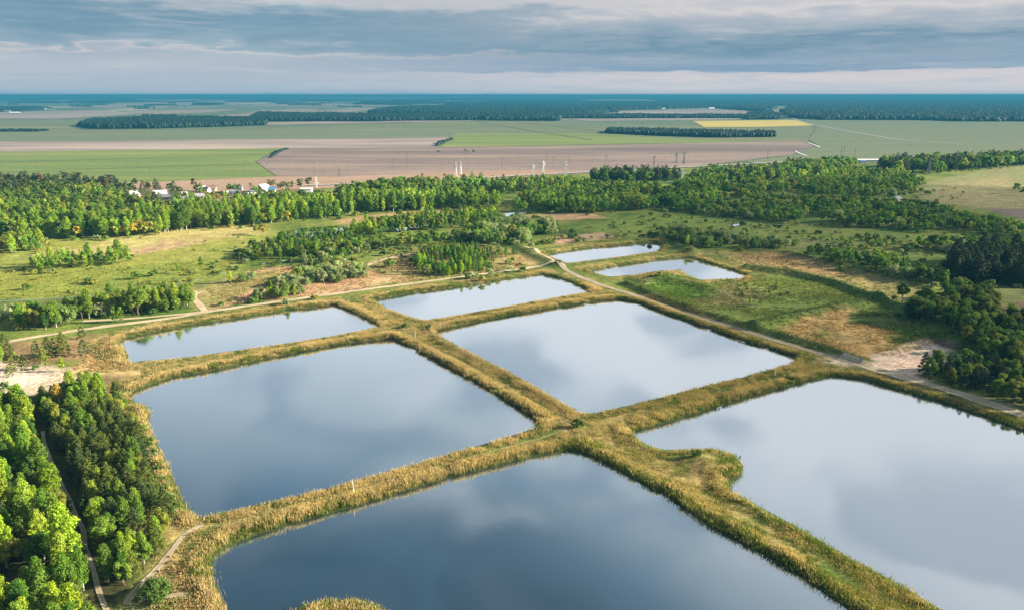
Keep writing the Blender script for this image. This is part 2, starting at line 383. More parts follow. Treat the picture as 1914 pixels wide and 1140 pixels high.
def height(x, y, sd=None):
    sd = pond_sd(x, y) if sd is None else sd
    z = ZW + np.clip(sd * 0.42, -2.4, 0.9)
    for pts, h, wd in BUNDS: z = z + h * np.exp(-(dist_line(pts, x, y) / wd) ** 2)
    for c, h, r in MOUNDS: z = z + h * np.exp(-((x - c[0]) ** 2 + (y - c[1]) ** 2) / r ** 2)
    far = sstep(650, 480, y)
    return z + far * 0.5 * (fbm(x, y, 9.0, 5, 3) - 0.5) * (np.abs(sd) > 1)

# land cover: (outline, colour, edge softness in metres, raggedness in metres)
C_GREEN = (0.075, 0.135, 0.022); C_LIME = (0.25, 0.27, 0.055); C_STRAW = (0.36, 0.26, 0.115); C_TAN = (0.42, 0.28, 0.15)
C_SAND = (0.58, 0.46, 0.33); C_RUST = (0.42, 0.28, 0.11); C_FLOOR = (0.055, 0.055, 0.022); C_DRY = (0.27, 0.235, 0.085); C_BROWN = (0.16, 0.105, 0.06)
COVER = [
 ([(0,452),(100,446),(350,422),(480,412),(530,440),(450,472),(330,502),(200,522),(0,548)], C_LIME, 6, 10),
 ([(60,480),(200,450),(330,424),(480,420),(470,440),(300,462),(120,490)], (0.42,0.36,0.13), 10, 22),
 ([(200,472),(300,452),(380,450),(330,466),(230,480)], (0.42,0.31,0.16), 6, 10),
 ([(-60,505),(240,498),(450,480),(460,512),(300,540),(60,560),(-60,562)], (0.21,0.245,0.045), 5, 8),
 ([(-60,560),(60,562),(300,545),(440,515),(450,530),(360,556),(300,566),(-60,600)], (0.10,0.15,0.03), 4, 8),
 ([(380,545),(480,503),(640,490),(760,500),(800,518),(650,546),(430,571),(390,577)], C_TAN, 4, 8),
 ([(320,552),(420,520),(520,505),(560,520),(430,560),(370,578)], C_DRY, 4, 9),
 ([(660,502),(740,472),(900,452),(1000,482),(1034,494),(850,518),(760,520)], C_DRY, 4, 10),
 ([(720,505),(760,480),(800,482),(790,510)], C_STRAW, 4, 8),
 ([(925,478),(970,475),(1010,492),(950,502)], C_STRAW, 3, 5),
 ([(980,402),(1110,398),(1130,408),(1000,414)], C_TAN, 3, 4),
 ([(1020,446),(1130,434),(1150,444),(1100,452),(1030,458)], (0.40,0.27,0.16), 4, 6),
 ([(620,412),(850,384),(880,392),(640,420)], C_STRAW, 3, 5),
 ([(700,425),(860,422),(865,440),(680,447)], (0.15,0.20,0.04), 4, 8),
 ([(1060,428),(1200,400),(1340,400),(1430,425),(1300,432),(1100,430)], (0.155,0.21,0.038), 5, 10),
 ([(1300,398),(1500,420),(1700,440),(1800,485),(1620,480),(1400,446)], (0.16,0.20,0.045), 5, 10),
 ([(1400,440),(1560,452),(1700,470),(1640,482),(1480,462)], (0.17,0.19,0.06), 6, 12),
 ([(1330,474),(1480,474),(1600,505),(1740,536),(1700,562),(1640,562),(1560,530),(1400,503)], C_DRY, 4, 8),
 ([(1360,474),(1470,474),(1560,500),(1600,520),(1500,512),(1400,500)], (0.37,0.25,0.11), 6, 12),
 ([(1590,500),(1640,512),(1720,535),(1650,548)], (0.24,0.215,0.085), 6, 12),
 ([(1200,558),(1290,532),(1400,512),(1560,535),(1640,560),(1560,580),(1440,605),(1400,612)], (0.15,0.19,0.04), 3, 6),
 ([(1270,550),(1350,528),(1440,540),(1400,570),(1320,575)], (0.20,0.19,0.075), 8, 16),
 ([(1425,622),(1520,590),(1640,566),(1710,584),(1795,635),(1670,655),(1612,678)], (0.13,0.175,0.035), 3, 4),
 ([(1440,612),(1540,584),(1585,578),(1590,605),(1672,618),(1676,648),(1606,674),(1500,642)], C_RUST, 4, 7),
 ([(1500,618),(1545,602),(1575,620),(1540,640)], (0.24,0.20,0.07), 5, 9),
 ([(1165,522),(1240,508),(1330,535),(1340,552),(1280,560),(1180,540)], (0.10,0.185,0.03), 3, 5),
 ([(1180,522),(1212,520),(1216,530),(1200,532)], (0.30,0.25,0.17), 1.5, 6),
 ([(1612,690),(1640,668),(1690,645),(1738,634),(1784,640),(1780,656),(1750,684),(1722,700),(1752,735),(1690,718)], (0.68,0.52,0.37), 2.0, 6),
 ([(1510,660),(1560,664),(1625,684),(1612,696),(1540,682)], (0.50,0.41,0.30), 2.5, 5),
 ([(1690,716),(1740,716),(1800,730),(1914,766),(2040,806),(2040,826),(1914,784),(1800,746),(1720,722)], (0.46,0.37,0.25), 2.0, 4),
 ([(1740,632),(1790,640),(1784,654),(1752,648)], (0.20,0.13,0.10), 1.5, 3),
 ([(-40,672),(50,676),(110,688),(200,692),(236,706),(150,722),(80,738),(-40,756)], (0.52,0.43,0.30), 2.0, 6),
 ([(-40,690),(60,694),(90,705),(40,724),(-40,745)], (0.62,0.53,0.42), 1.5, 5),
 ([(20,640),(200,622),(215,640),(190,668),(60,680),(-20,676)], (0.26,0.185,0.085), 3, 5),
 ([(130,695),(176,652),(205,628),(238,645),(240,680),(310,698),(300,708),(240,722),(150,706)], (0.46,0.33,0.15), 3, 5),
 ([(190,702),(250,700),(262,716),(200,718)], (0.20,0.15,0.075), 2, 4),
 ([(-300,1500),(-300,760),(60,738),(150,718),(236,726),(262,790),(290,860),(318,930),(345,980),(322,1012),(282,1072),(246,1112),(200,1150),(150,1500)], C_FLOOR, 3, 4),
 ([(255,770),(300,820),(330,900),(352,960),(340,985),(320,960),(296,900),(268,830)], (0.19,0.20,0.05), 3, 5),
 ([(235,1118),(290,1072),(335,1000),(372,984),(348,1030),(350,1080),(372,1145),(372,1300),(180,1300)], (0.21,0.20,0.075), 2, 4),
 ([(262,1100),(300,1050),(335,1000),(350,1000),(335,1040),(345,1085),(320,1105)], (0.42,0.35,0.22), 1.5, 5),
 ([(0,345),(140,345),(300,348),(420,358),(600,352),(640,362),(600,385),(420,400),(240,385),(0,372)], (0.17,0.16,0.06), 5, 8),
 ([(600,352),(690,345),(700,358),(640,362)], (0.16,0.24,0.05), 4, 3),
 ([(1690,350),(1914,300),(2100,290),(2100,402),(1914,396),(1840,392),(1740,378)], (0.205,0.215,0.085), 8, 10),
 ([(1720,352),(1880,330),(1914,360),(1914,392),(1840,390),(1740,376)], (0.28,0.245,0.11), 14, 18),
 ([(1838,390),(2000,392),(2000,420),(1914,412)], (0.19,0.14,0.115), 5, 5),
 ([(1850,575),(1914,560),(1914,600),(1860,612)], (0.17,0.115,0.075), 3, 6),
 ([(1850,540),(1914,532),(1914,562),(1850,574)], (0.13,0.15,0.05), 3, 6),
 ([(990,335),(1420,318),(1420,330),(1300,345),(1000,348)], (0.14,0.22,0.06), 5, 4),
]
COVER = [(PP(p), np.array(c), s, r) for p, c, s, r in COVER]

def cover_colour(x, y, sd):
    n1 = fbm(x, y, 34, 11); n2 = fbm(x, y, 8, 23); n3 = fbm(x, y, 70, 31)
    t = sstep(0.36, 0.62, n1 * 0.65 + n3 * 0.35)[:, None]
    c = np.array(C_GREEN) * (1 - t) + np.array((0.175, 0.205, 0.042)) * t
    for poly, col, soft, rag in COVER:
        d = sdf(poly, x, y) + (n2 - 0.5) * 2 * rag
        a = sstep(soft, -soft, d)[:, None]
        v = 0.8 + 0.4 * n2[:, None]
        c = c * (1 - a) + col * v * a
    # pond banks: reed litter, sedge and bare dike tops
    dk = sstep(15, 9, sd)[:, None] * (y < 520)[:, None]
    g = sstep(0.44, 0.60, fbm(x, y, 11, 71))[:, None]
    bank = np.array((0.33, 0.235, 0.095)) * (1 - g) + np.array((0.10, 0.135, 0.03)) * g
    c = c * (1 - 0.8 * dk) + bank * 0.8 * dk
    for pts, hh, wd in BUNDS:
        bd = (sstep(wd * 1.5, wd * .5, dist_line(pts, x, y) + (n2 - .5) * 3) * .8)[:, None]
        c = c * (1 - bd) + np.array((0.075, 0.115, 0.024)) * bd
    wet = sstep(2.2, 0.3, sd)[:, None]
    c = c * (1 - wet) + np.array((0.035, 0.05, 0.014)) * wet
    return c

# ------------------------------------------------------------------ ground
def strip_grid(d0, d1, ratio, ncol, spread, extra, name, mat, zfun):
    nr = int(math.log(d1 / d0) / ratio) + 1
    dd = d0 * np.exp(np.linspace(0, math.log(d1 / d0), nr)); u = np.linspace(-1, 1, ncol)
    x = (u[None, :] * (spread * dd[:, None] + extra)); y = np.repeat(dd[:, None], ncol, 1)
    x, y = x.ravel(), y.ravel(); z, c = zfun(x, y)
    i = np.arange(nr - 1)[:, None] * ncol + np.arange(ncol - 1)[None, :]
    f = np.stack([i, i + 1, i + ncol + 1, i + ncol], -1).reshape(-1, 4)
    me = link_mesh(name, np.stack([x, y, z], -1), f.ravel(), np.arange(len(f)) * 4, [mat], attr={'cover': c}, smooth=True)
    return obj(name, me, kind='structure', label=None) if False else obj(name, me, kind='structure')
NEAR0, NEAR1 = 70.0, 1150.0
def near_z(x, y):
    sd = pond_sd(x, y)
    z = height(x, y, sd); e = sstep(1060, 1140, y); return z * (1 - e), cover_colour(x, y, sd)
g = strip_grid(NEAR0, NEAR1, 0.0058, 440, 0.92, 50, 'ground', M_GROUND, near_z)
def plain_z(x, y):
    n = fbm(x, y / 4, 420, 91); m = fbm(x, y / 3, 1300, 95); q = fbm(x, y, 60, 99)
    c = np.array((0.11, 0.145, 0.08)) * np.ones((len(x), 1))
    t = sstep(0.50, 0.56, n)[:, None] * sstep(2600, 4200, y)[:, None]
    c = c * (1 - t) + np.array((0.27, 0.22, 0.18)) * t
    t = sstep(0.55, 0.60, m)[:, None] * sstep(3500, 5200, y)[:, None]
    c = c * (1 - t) + np.array((0.40, 0.36, 0.25)) * t
    return np.full(len(x), 0.0), c * (0.85 + 0.3 * q[:, None])
strip_grid(NEAR1, 42000.0, 0.012, 240, 0.95, 50, 'plain', M_PLAIN, plain_z)

# ponds: one sheet of water each, running a little under its bank
for k, poly in PW.items():
    o = wobble(poly, 6, 0.6, 3)
    c = o.copy(); nx = np.roll(o, -1, 0) - np.roll(o, 1, 0); nn = np.stack([nx[:, 1], -nx[:, 0]], -1); nn /= np.linalg.norm(nn, axis=1)[:, None] + 1e-9
    area = 0.5 * np.sum(o[:, 0] * np.roll(o[:, 1], -1) - np.roll(o[:, 0], -1) * o[:, 1])
    c += nn * (1.6 if area > 0 else -1.6)
    me = link_mesh('pond_water', np.concatenate([c, np.full((len(c), 1), ZW)], 1), np.arange(len(c))[::1 if area > 0 else -1], [0], [M_WATER])
    obj('pond_water', me, kind='structure')
MARSH = [[(520,436),(560,428),(640,423),(655,432),(600,444),(540,446)], [(690,432),(740,424),(800,419),(820,424),(740,434)], [(740,412),(860,396),(900,398),(760,416)],
         [(930,402),(985,396),(990,400),(940,407)], [(1338,322),(1364,316),(1372,321),(1352,327)], [(1366,420),(1388,416),(1400,421),(1372,424)], [(1440,421),(1466,423),(1460,427)], [(1450,412),(1475,412),(1470,416)],
         [(1886,668),(1914,655),(1960,670),(1930,700),(1895,695)], [(1858,620),(1868,618),(1870,628)], [(1552,464),(1575,470),(1570,474)]]
for p in MARSH:
    o = wobble(PP(p), 5, 1.2, 8); z = 0.03 + 0.4 * (o[:, 1].mean() < 660)
    me = link_mesh('marsh_water', np.concatenate([o, np.full((len(o), 1), z)], 1), np.arange(len(o)), [0], [M_MARSH]); obj('marsh_water', me, kind='structure')

def ribbon(name, pts, width, mat, lift=0.12, wob=0.5, world=False, **props):
    a = np.array(pts, float) if world else PP(pts)
    for _ in range(3):                                       # Chaikin smoothing
        q = np.empty((2 * len(a) - 2, 2)); q[0::2] = a[:-1] * .75 + a[1:] * .25; q[1::2] = a[:-1] * .25 + a[1:] * .75
        a = np.concatenate([a[:1], q, a[-1:]])
    L = np.concatenate([[0], np.cumsum(np.hypot(*np.diff(a, axis=0).T))]); s = np.arange(0, L[-1], max(1.5, L[-1] / 900))
    a = np.stack([np.interp(s, L, a[:, 0]), np.interp(s, L, a[:, 1])], -1)
    d = np.gradient(a, axis=0); nrm = np.stack([d[:, 1], -d[:, 0]], -1); nrm /= np.linalg.norm(nrm, axis=1)[:, None] + 1e-9
    wd = width * (0.5 + wob * 0.35 * (fbm(a[:, 0], a[:, 1], 14, 5) - 0.5) * 2)
    us = np.linspace(-1, 1, 7); vs = []; cs = []
    for uu in us:
        p = a + nrm * (wd * uu)[:, None]; vs.append(np.concatenate([p, (height(p[:, 0], p[:, 1]) * (p[:, 1] < 1060) + lift)[:, None]], 1))
        cs.append(np.full((len(a), 3), uu))
    n = len(a); v = np.concatenate(vs); c = np.concatenate(cs)
    i = np.arange(6)[:, None] * n + np.arange(n - 1)[None, :]; f = np.stack([i, i + n, i + n + 1, i + 1], -1).reshape(-1, 4)
    f = f[:, ::-1]
    me = link_mesh(name, v, f.ravel(), np.arange(len(f)) * 4, [mat], attr={'across': c}, smooth=True)
    return obj(name, me, kind='structure', **props)
ROADS = [
 ('dirt_road', [(-80,655),(30,636),(100,624),(180,612),(300,598),(380,584),(450,574),(640,547),(850,520),(960,505),(1042,494)], 3.9, M_ROAD),
 ('dirt_road', [(155,601),(234,596),(301,591),(351,586),(388,582)], 3.0, M_ROAD),
 ('dirt_road', [(365,545),(358,556),(372,568),(384,583)], 3.2, M_ROAD),
 ('dirt_road', [(385,545),(368,548),(362,558),(378,572),(384,583)], 2.5, M_ROAD),
 ('dirt_road', [(980,463),(1010,476),(1040,494),(1075,515),(1120,532),(1200,556),(1300,592),(1420,626),(1520,657),(1580,672),(1630,686)], 3.7, M_ROAD2),
 ('dirt_road', [(1570,668),(1640,692),(1720,713),(1800,738),(1880,765),(1914,777),(2060,828)], 5.5, M_ROAD),
 ('woodland_path', [(80,806),(82,826),(90,846),(96,868),(108,886),(116,908),(130,934),(140,962),(158,990),(160,1030),(176,1066),(184,1104),(203,1150)], 1.1, M_PATH),
 ('woodland_path', [(380,980),(345,995),(320,1030),(290,1068),(255,1100),(235,1130)], 1.5, M_PATH),
 ('woodland_path', [(230,1128),(290,1116),(345,1110),(362,1108)], 1.2, M_PATH),
 ('grassy_path', [(392,984),(470,968),(560,940),(660,918),(760,890),(860,860),(960,832),(1060,806)], 0.9, M_TRACKP),
 ('grassy_path', [(745,614),(800,645),(860,675),(920,706),(980,742),(1040,775),(1080,798)], 0.8, M_TRACKP),
 ('dirt_road', [(675,505),(690,493),(740,480),(800,470),(860,462)], 3.0, M_ROAD),
]
for nme, pts, wd, m in ROADS: ribbon(nme, pts, wd, m)
ribbon('stream_water', [(-60,566),(60,562),(140,556),(230,549),(290,536),(330,536),(380,521),(420,512),(452,505)], 0.6, M_MARSH, 0.3)
ribbon('stream_water', [(470,498),(520,490),(560,486)], 1.4, M_MARSH, 0.3)

# far fields
F_GREEN = field_mat('young_crop', (0.18, 0.225, 0.07), (0.135, 0.195, 0.065), 0.002, 0.022, (0.23, 0.25, 0.085))
F_GREEN2 = field_mat('pale_crop', (0.125, 0.155, 0.09), (0.16, 0.18, 0.095), 0.0015, 0.012, (0.20, 0.20, 0.11))
F_BROWN = field_mat('ploughed_soil', (0.20, 0.155, 0.14), (0.29, 0.225, 0.19), 0.0018, 0.012, (0.155, 0.125, 0.125))
F_BROWN2 = field_mat('dry_soil', (0.33, 0.22, 0.155), (0.37, 0.26, 0.19), 0.003, 0.03)
F_LILAC = field_mat('pale_soil', (0.33, 0.27, 0.24), (0.19, 0.16, 0.16), 0.0016, 0.010, (0.40, 0.33, 0.28))
F_PALE = field_mat('stubble', (0.85, 0.78, 0.62), (0.7, 0.62, 0.5), 0.001, 0.004)
F_RAPE = field_mat('rapeseed', (0.52, 0.40, 0.10), (0.44, 0.37, 0.12), 0.003, 0.03)
F_MEAD = field_mat('far_pasture', (0.16, 0.185, 0.11), (0.135, 0.17, 0.10), 0.003, 0.02)
FIELDS = [
 (F_GREEN2, [(-60,222),(150,226),(150,245),(500,240),(900,226),(1300,236),(1520,236),(1510,270),(1200,262),(850,250),(830,260),(-60,266)]),
 (F_MEAD, [(-60,249),(500,243),(900,247),(830,258),(-60,266)]),
 (F_LILAC, [(-60,266),(300,263),(840,257),(815,277),(700,280),(530,278),(-60,285)]),
 (F_GREEN, [(-60,285),(535,278),(505,287),(478,304),(520,333),(300,344),(-60,352)]),
 (F_BROWN, [(540,278),(820,276),(1000,274),(1300,268),(1490,264),(1524,272),(1490,288),(1380,302),(1240,318),(1000,330),(840,344),(620,350),(520,332),(480,303),(506,287)]),
 (F_BROWN2, [(-60,348),(300,341),(520,331),(640,331),(850,322),(1010,320),(1100,322),(900,340),(640,352),(420,360),(200,352),(-60,362)]),
 (F_GREEN, [(852,250),(1100,250),(1300,262),(1400,266),(1000,273),(822,276)]),
 (F_RAPE, [(1294,227),(1490,225),(1524,235),(1420,238),(1316,238)]),
 (F_MEAD, [(1500,226),(1914,226),(2100,226),(2100,296),(1914,296),(1660,300),(1500,302),(1420,312),(1394,303),(1488,290),(1528,272),(1510,262),(1528,238)]),
 (F_LILAC, [(1050,212),(1330,204),(1400,212),(1400,214),(1060,216)]),
 (F_LILAC, [(1060,223),(1380,221),(1390,224),(1100,227)]),
 (F_LILAC, [(500,230),(700,226),(890,227),(700,231),(500,235)]),
 (F_LILAC, [(-60,212),(200,206),(250,214),(100,224),(-60,222)]),
 (F_LILAC, [(700,208),(870,212),(880,215),(720,213)]),
 (F_PALE, [(90,183.2),(420,182.4),(700,182.2),(420,181.4),(100,182)]),
 (F_PALE, [(640,183),(1000,182.6),(1200,182),(900,181.6),(650,182)]),
 (F_LILAC, [(470,197),(620,199),(760,199),(640,195),(500,194)]), (F_MEAD, [(330,205),(640,204),(660,200),(420,199)]), (F_PALE, [(1080,188.4),(1300,187.6),(1280,187),(1090,187.6)]), (F_LILAC, [(1150,199),(1330,198.2),(1320,196.6),(1160,197.4)]),
 (F_MEAD, [(-60,190),(130,189),(140,200),(-60,200)]),
 (F_LILAC, [(130,196),(330,192),(520,191),(300,199),(140,201)]),
]
for i, (m, pts) in enumerate(FIELDS):
    o = wobble(PP(pts), 60, 3.0, i); z = 0.10 + 0.05 * i
    a = 0.5 * np.sum(o[:, 0] * np.roll(o[:, 1], -1) - np.roll(o[:, 0], -1) * o[:, 1])
    me = link_mesh('field', np.concatenate([o, np.full((len(o), 1), z)], 1), np.arange(len(o))[::1 if a > 0 else -1], [0], [m]); obj('field', me, kind='structure')
ribbon('paved_road', [(560,349),(640,346),(720,343),(840,338),(1000,328),(1110,323),(1240,316),(1360,310),(1440,305),(1500,302)], 7, M_CONCRETE, 1.1, 0.1)
ribbon('paved_road', [(1452,206),(1460,214),(1500,230),(1570,244),(1640,256),(1690,264),(1800,270)], 6, M_CONCRETE, 1.1, 0.1)
ribbon('paved_road', [(1486,284),(1496,289),(1508,293)], 3.5, M_ROOFW, 1.1, 0.1)
ribbon('paved_road', [(1510,268),(1522,272),(1532,277)], 3.5, M_ROOFW, 1.1, 0.1)

# ------------------------------------------------------------------ vegetation
def quads(c, nrm, size, aspect, spin_rng):
    """leaf sprays: one quad per centre, facing about nrm"""
    n = len(c); nrm = nrm / (np.linalg.norm(nrm, axis=1)[:, None] + 1e-9)
    r = spin_rng.normal(size=(n, 3)); t = np.cross(nrm, r); t /= np.linalg.norm(t, axis=1)[:, None] + 1e-9; b = np.cross(nrm, t)
    s = (size * (0.6 + 0.8 * spin_rng.random(n)))[:, None]; t = t * s; b = b * s * aspect
    bend = nrm * s * 0.25
    v = np.stack([c - t - b * .25 - bend, c + t * .2 - b, c + t + b * .25 - bend, c - t * .2 + b], 1)
    return v.reshape(-1, 3)
def crown_verts(kind, n, size, r):
    """unit-height crown: (verts of quads, per-vertex tint)"""
    if kind in ('birch', 'aspen'):
        k = 30; z = 0.20 + 0.80 * np.linspace(0, 1, k) ** 0.9
        prof = 0.145 * np.sin(np.pi * np.clip((z - 0.12) / 0.93, 0, 1) ** 0.85) + 0.012
        a = np.arange(k) * 2.4 + r.random(k); rr = prof * (0.35 + 0.65 * r.random(k))
        cc = np.stack([np.cos(a) * rr, np.sin(a) * rr, z], -1); cr = np.stack([0.05 + prof * .35, 0.05 + prof * .35, np.full(k, 0.075)], -1); out = 0.4
    elif kind == 'pine':
        k = 44; z = 0.10 + 0.88 * np.linspace(0, 1, k) ** 0.85
        prof = np.interp(z, [0.1, 0.25, 0.5, 0.8, 1.0], [0.20, 0.25, 0.21, 0.12, 0.02])
        a = np.arange(k) * 2.4 + 0.5 * r.random(k); rr = prof * (0.55 + 0.5 * r.random(k))
        cc = np.stack([np.cos(a) * rr, np.sin(a) * rr, z], -1); cr = np.stack([0.03 + prof * .32, 0.03 + prof * .32, 0.03 + prof * 0.12], -1); out = 0.7
    elif kind == 'tallpine':
        k = 20; a = r.random(k) * 6.28; rr = 0.17 * np.sqrt(r.random(k)); z = 0.62 + 0.34 * r.random(k)
        cc = np.stack([np.cos(a) * rr, np.sin(a) * rr, z], -1); cr = np.stack([np.full(k, .075), np.full(k, .075), np.full(k, .05)], -1); out = 0.6
    elif kind == 'broadleaf':
        k = 26; a = r.random(k) * 6.28; ph = np.arccos(1 - 1.75 * r.random(k)); q = 0.55 + 0.45 * r.random(k)
        cc = np.stack([np.cos(a) * np.sin(ph) * .27 * q, np.sin(a) * np.sin(ph) * .27 * q, 0.58 + np.cos(ph) * .32 * q], -1)
        cr = (0.085 + 0.05 * r.random(k))[:, None] * np.array((1, 1, .85)); out = 0.8
    elif kind == 'willow':
        k = 24; a = r.random(k) * 6.28; ph = np.arccos(1 - 1.3 * r.random(k)); q = 0.6 + 0.4 * r.random(k)
        cc = np.stack([np.cos(a) * np.sin(ph) * .42 * q, np.sin(a) * np.sin(ph) * .42 * q, 0.34 + np.cos(ph) * .50 * q], -1)
        cr = (0.13 + 0.07 * r.random(k))[:, None] * np.array((1, 1, .95)); out = 0.8
    else:                                                     # bush
        k = 16; a = r.random(k) * 6.28; ph = np.arccos(1 - 1.15 * r.random(k)); q = 0.5 + 0.5 * r.random(k)
        cc = np.stack([np.cos(a) * np.sin(ph) * .55 * q, np.sin(a) * np.sin(ph) * .55 * q, 0.28 + np.cos(ph) * .48 * q], -1)
        cr = (0.20 + 0.12 * r.random(k))[:, None] * np.array((1, 1, .8)); out = 0.8
    wgt = cr[:, 0] ** 1.6; ci = r.choice(len(cc), n, p=wgt / wgt.sum())
    d = r.normal(size=(n, 3)); d /= np.linalg.norm(d, axis=1)[:, None]
    rad = r.random(n) ** 0.45
    pos = cc[ci] + d * cr[ci] * rad[:, None]; pos[:, 2] = np.maximum(pos[:, 2], 0.02)
    nrm = d * out + r.normal(size=(n, 3)) * 0.45 + np.array((0, 0, 0.35))
    v = quads(pos, nrm, np.full(n, size), 0.75 if kind not in ('pine', 'tallpine') else 0.45, r)
    v[:, 2] = np.minimum(v[:, 2], 1.02)
    clt = 0.78 + 0.44 * r.random(len(cc)); t = clt[ci] * (0.85 + 0.3 * r.random(n))
    warm = 1 + 0.18 * (r.random(n) - .5)
    tint = np.stack([t * warm, t, t * (2 - warm) * .95], -1)
    return v, np.repeat(tint, 4, 0), cc
def trunk_mb(kind, cc, r):
    mb = MB(); top = {'bush': .5, 'willow': .6, 'broadleaf': .75}.get(kind, .93); r0 = {'bush': .03, 'willow': .035, 'broadleaf': .026, 'tallpine': .02}.get(kind, .014)
    p = Vector((0, 0, -0.01)); nseg = 5
    pts = [p] + [Vector((r.normal() * .012 * i ** .5, r.normal() * .012 * i ** .5, top * i / nseg)) for i in range(1, nseg + 1)]
    for i in range(nseg): mb.bar(pts[i], pts[i + 1], r0 * (1 - .75 * i / nseg), r0 * (1 - .75 * (i + 1) / nseg), 6)
    for c in cc[r.choice(len(cc), min(9, len(cc)), replace=False)]:
        zz = max(0.06, c[2] - 0.10 - 0.1 * r.random()); f = min(zz / top, .999) * nseg; i = int(f)
        b = pts[i].lerp(pts[i + 1], f - i); mb.bar(b, c, r0 * .42 * (1 - .6 * zz), r0 * .12, 4)
    return mb
KM = {'birch': (M_LEAF, M_BIRCH), 'aspen': (M_LEAF, M_BIRCH), 'pine': (M_NEEDLE, M_PINEBARK), 'tallpine': (M_NEEDLE, M_PINEBARK), 'broadleaf': (M_LEAF, M_BARK), 'willow': (M_LEAF, M_BARK), 'bush': (M_LEAF, M_BARK)}
NVAR = 4
PROTO = {}                                                    # kind -> list of dicts of meshes
def protos(kind):
    if kind in PROTO: return PROTO[kind]
    L = []; lm, bm_ = KM[kind]; seed = sum(map(ord, kind))
    n0, s0 = {'birch': (4200, .0155), 'aspen': (4200, .0155), 'pine': (4600, .018), 'tallpine': (1800, .020), 'broadleaf': (4200, .020), 'willow': (2600, .030), 'bush': (1500, .050)}[kind]
    for vi in range(NVAR):
        r = np.random.default_rng(seed * 31 + vi)
        v, t, cc = crown_verts(kind, n0, s0, r)
        q = lambda v: (np.arange(len(v)), np.arange(0, len(v), 4))
        crown = link_mesh('crown', v, *q(v), [lm], attr={'tint': t})
        trunk = trunk_mb(kind, cc, r).mesh('trunk', bm_)
        r1 = np.random.default_rng(seed * 31 + vi); v1, t1, cc1 = crown_verts(kind, n0 // 9, s0 * 2.3, r1)
        tm = MB(); tm.bar((0, 0, 0), (0, 0, .7), .014 if kind in ('birch', 'aspen', 'pine') else .022, .006, 5)
        nv = len(v1); fl = list(np.arange(nv)); st = list(range(0, nv, 4)); mi = [0] * len(st)
        for f in tm.f:
            st.append(len(fl)); fl += [nv + i for i in f]; mi.append(1)
        tv = np.array(tm.v); full = link_mesh(kind, np.concatenate([v1, tv]), fl, st, [lm, bm_], midx=mi, attr={'tint': np.concatenate([t1, np.ones((len(tv), 3))])})
        r2 = np.random.default_rng(seed * 31 + vi); v2, t2, _ = crown_verts(kind, max(60, n0 // 20), s0 * 3.1, r2)
        L.append(dict(crown=crown, trunk=trunk, full=full, far=(v2, t2)))
    PROTO[kind] = L; return L

# palettes: (word, colour)
PAL = {
 'birch': [('fresh green', (0.13, 0.205, 0.022)), ('mid green', (0.09, 0.16, 0.02)), ('yellow green', (0.18, 0.235, 0.024))],
 'aspen': [('mid green', (0.08, 0.17, 0.016)), ('lime green', (0.17, 0.25, 0.016)), ('deep green', (0.04, 0.105, 0.016))],
 'pine': [('dark olive', (0.052, 0.076, 0.015)), ('olive green', (0.080, 0.108, 0.016)), ('dark green', (0.045, 0.075, 0.022))],
 'tallpine': [('dark green', (0.05, 0.075, 0.025)), ('brownish', (0.10, 0.075, 0.03)), ('dull green', (0.065, 0.085, 0.03))],
 'broadleaf': [('deep green', (0.065, 0.125, 0.018)), ('mid green', (0.105, 0.170, 0.022)), ('olive green', (0.15, 0.175, 0.028))],
 'willow': [('grey green', (0.155, 0.20, 0.085)), ('silvery green', (0.20, 0.235, 0.12)), ('soft green', (0.115, 0.175, 0.045))],
 'bush': [('dark green', (0.05, 0.10, 0.02)), ('mid green', (0.085, 0.145, 0.024)), ('yellowish', (0.17, 0.175, 0.035))],
 'darkpine': [('dark', (0.030, 0.050, 0.018)), ('blackish green', (0.025, 0.042, 0.018)), ('deep green', (0.045, 0.075, 0.020))],
 'rusty': [('rusty orange', (0.19, 0.125, 0.025)), ('golden', (0.21, 0.17, 0.028)), ('orange green', (0.16, 0.145, 0.028))],
}
NAMES = {'birch': 'birch_tree', 'aspen': 'aspen_tree', 'pine': 'pine_tree', 'tallpine': 'tall_pine', 'broadleaf': 'broadleaf_tree', 'willow': 'willow_tree', 'bush': 'bush'}
WORD = {'birch': 'birch', 'aspen': 'aspen', 'pine': 'pine', 'tallpine': 'tall pine', 'broadleaf': 'broadleaf tree', 'willow': 'willow', 'bush': 'bush'}
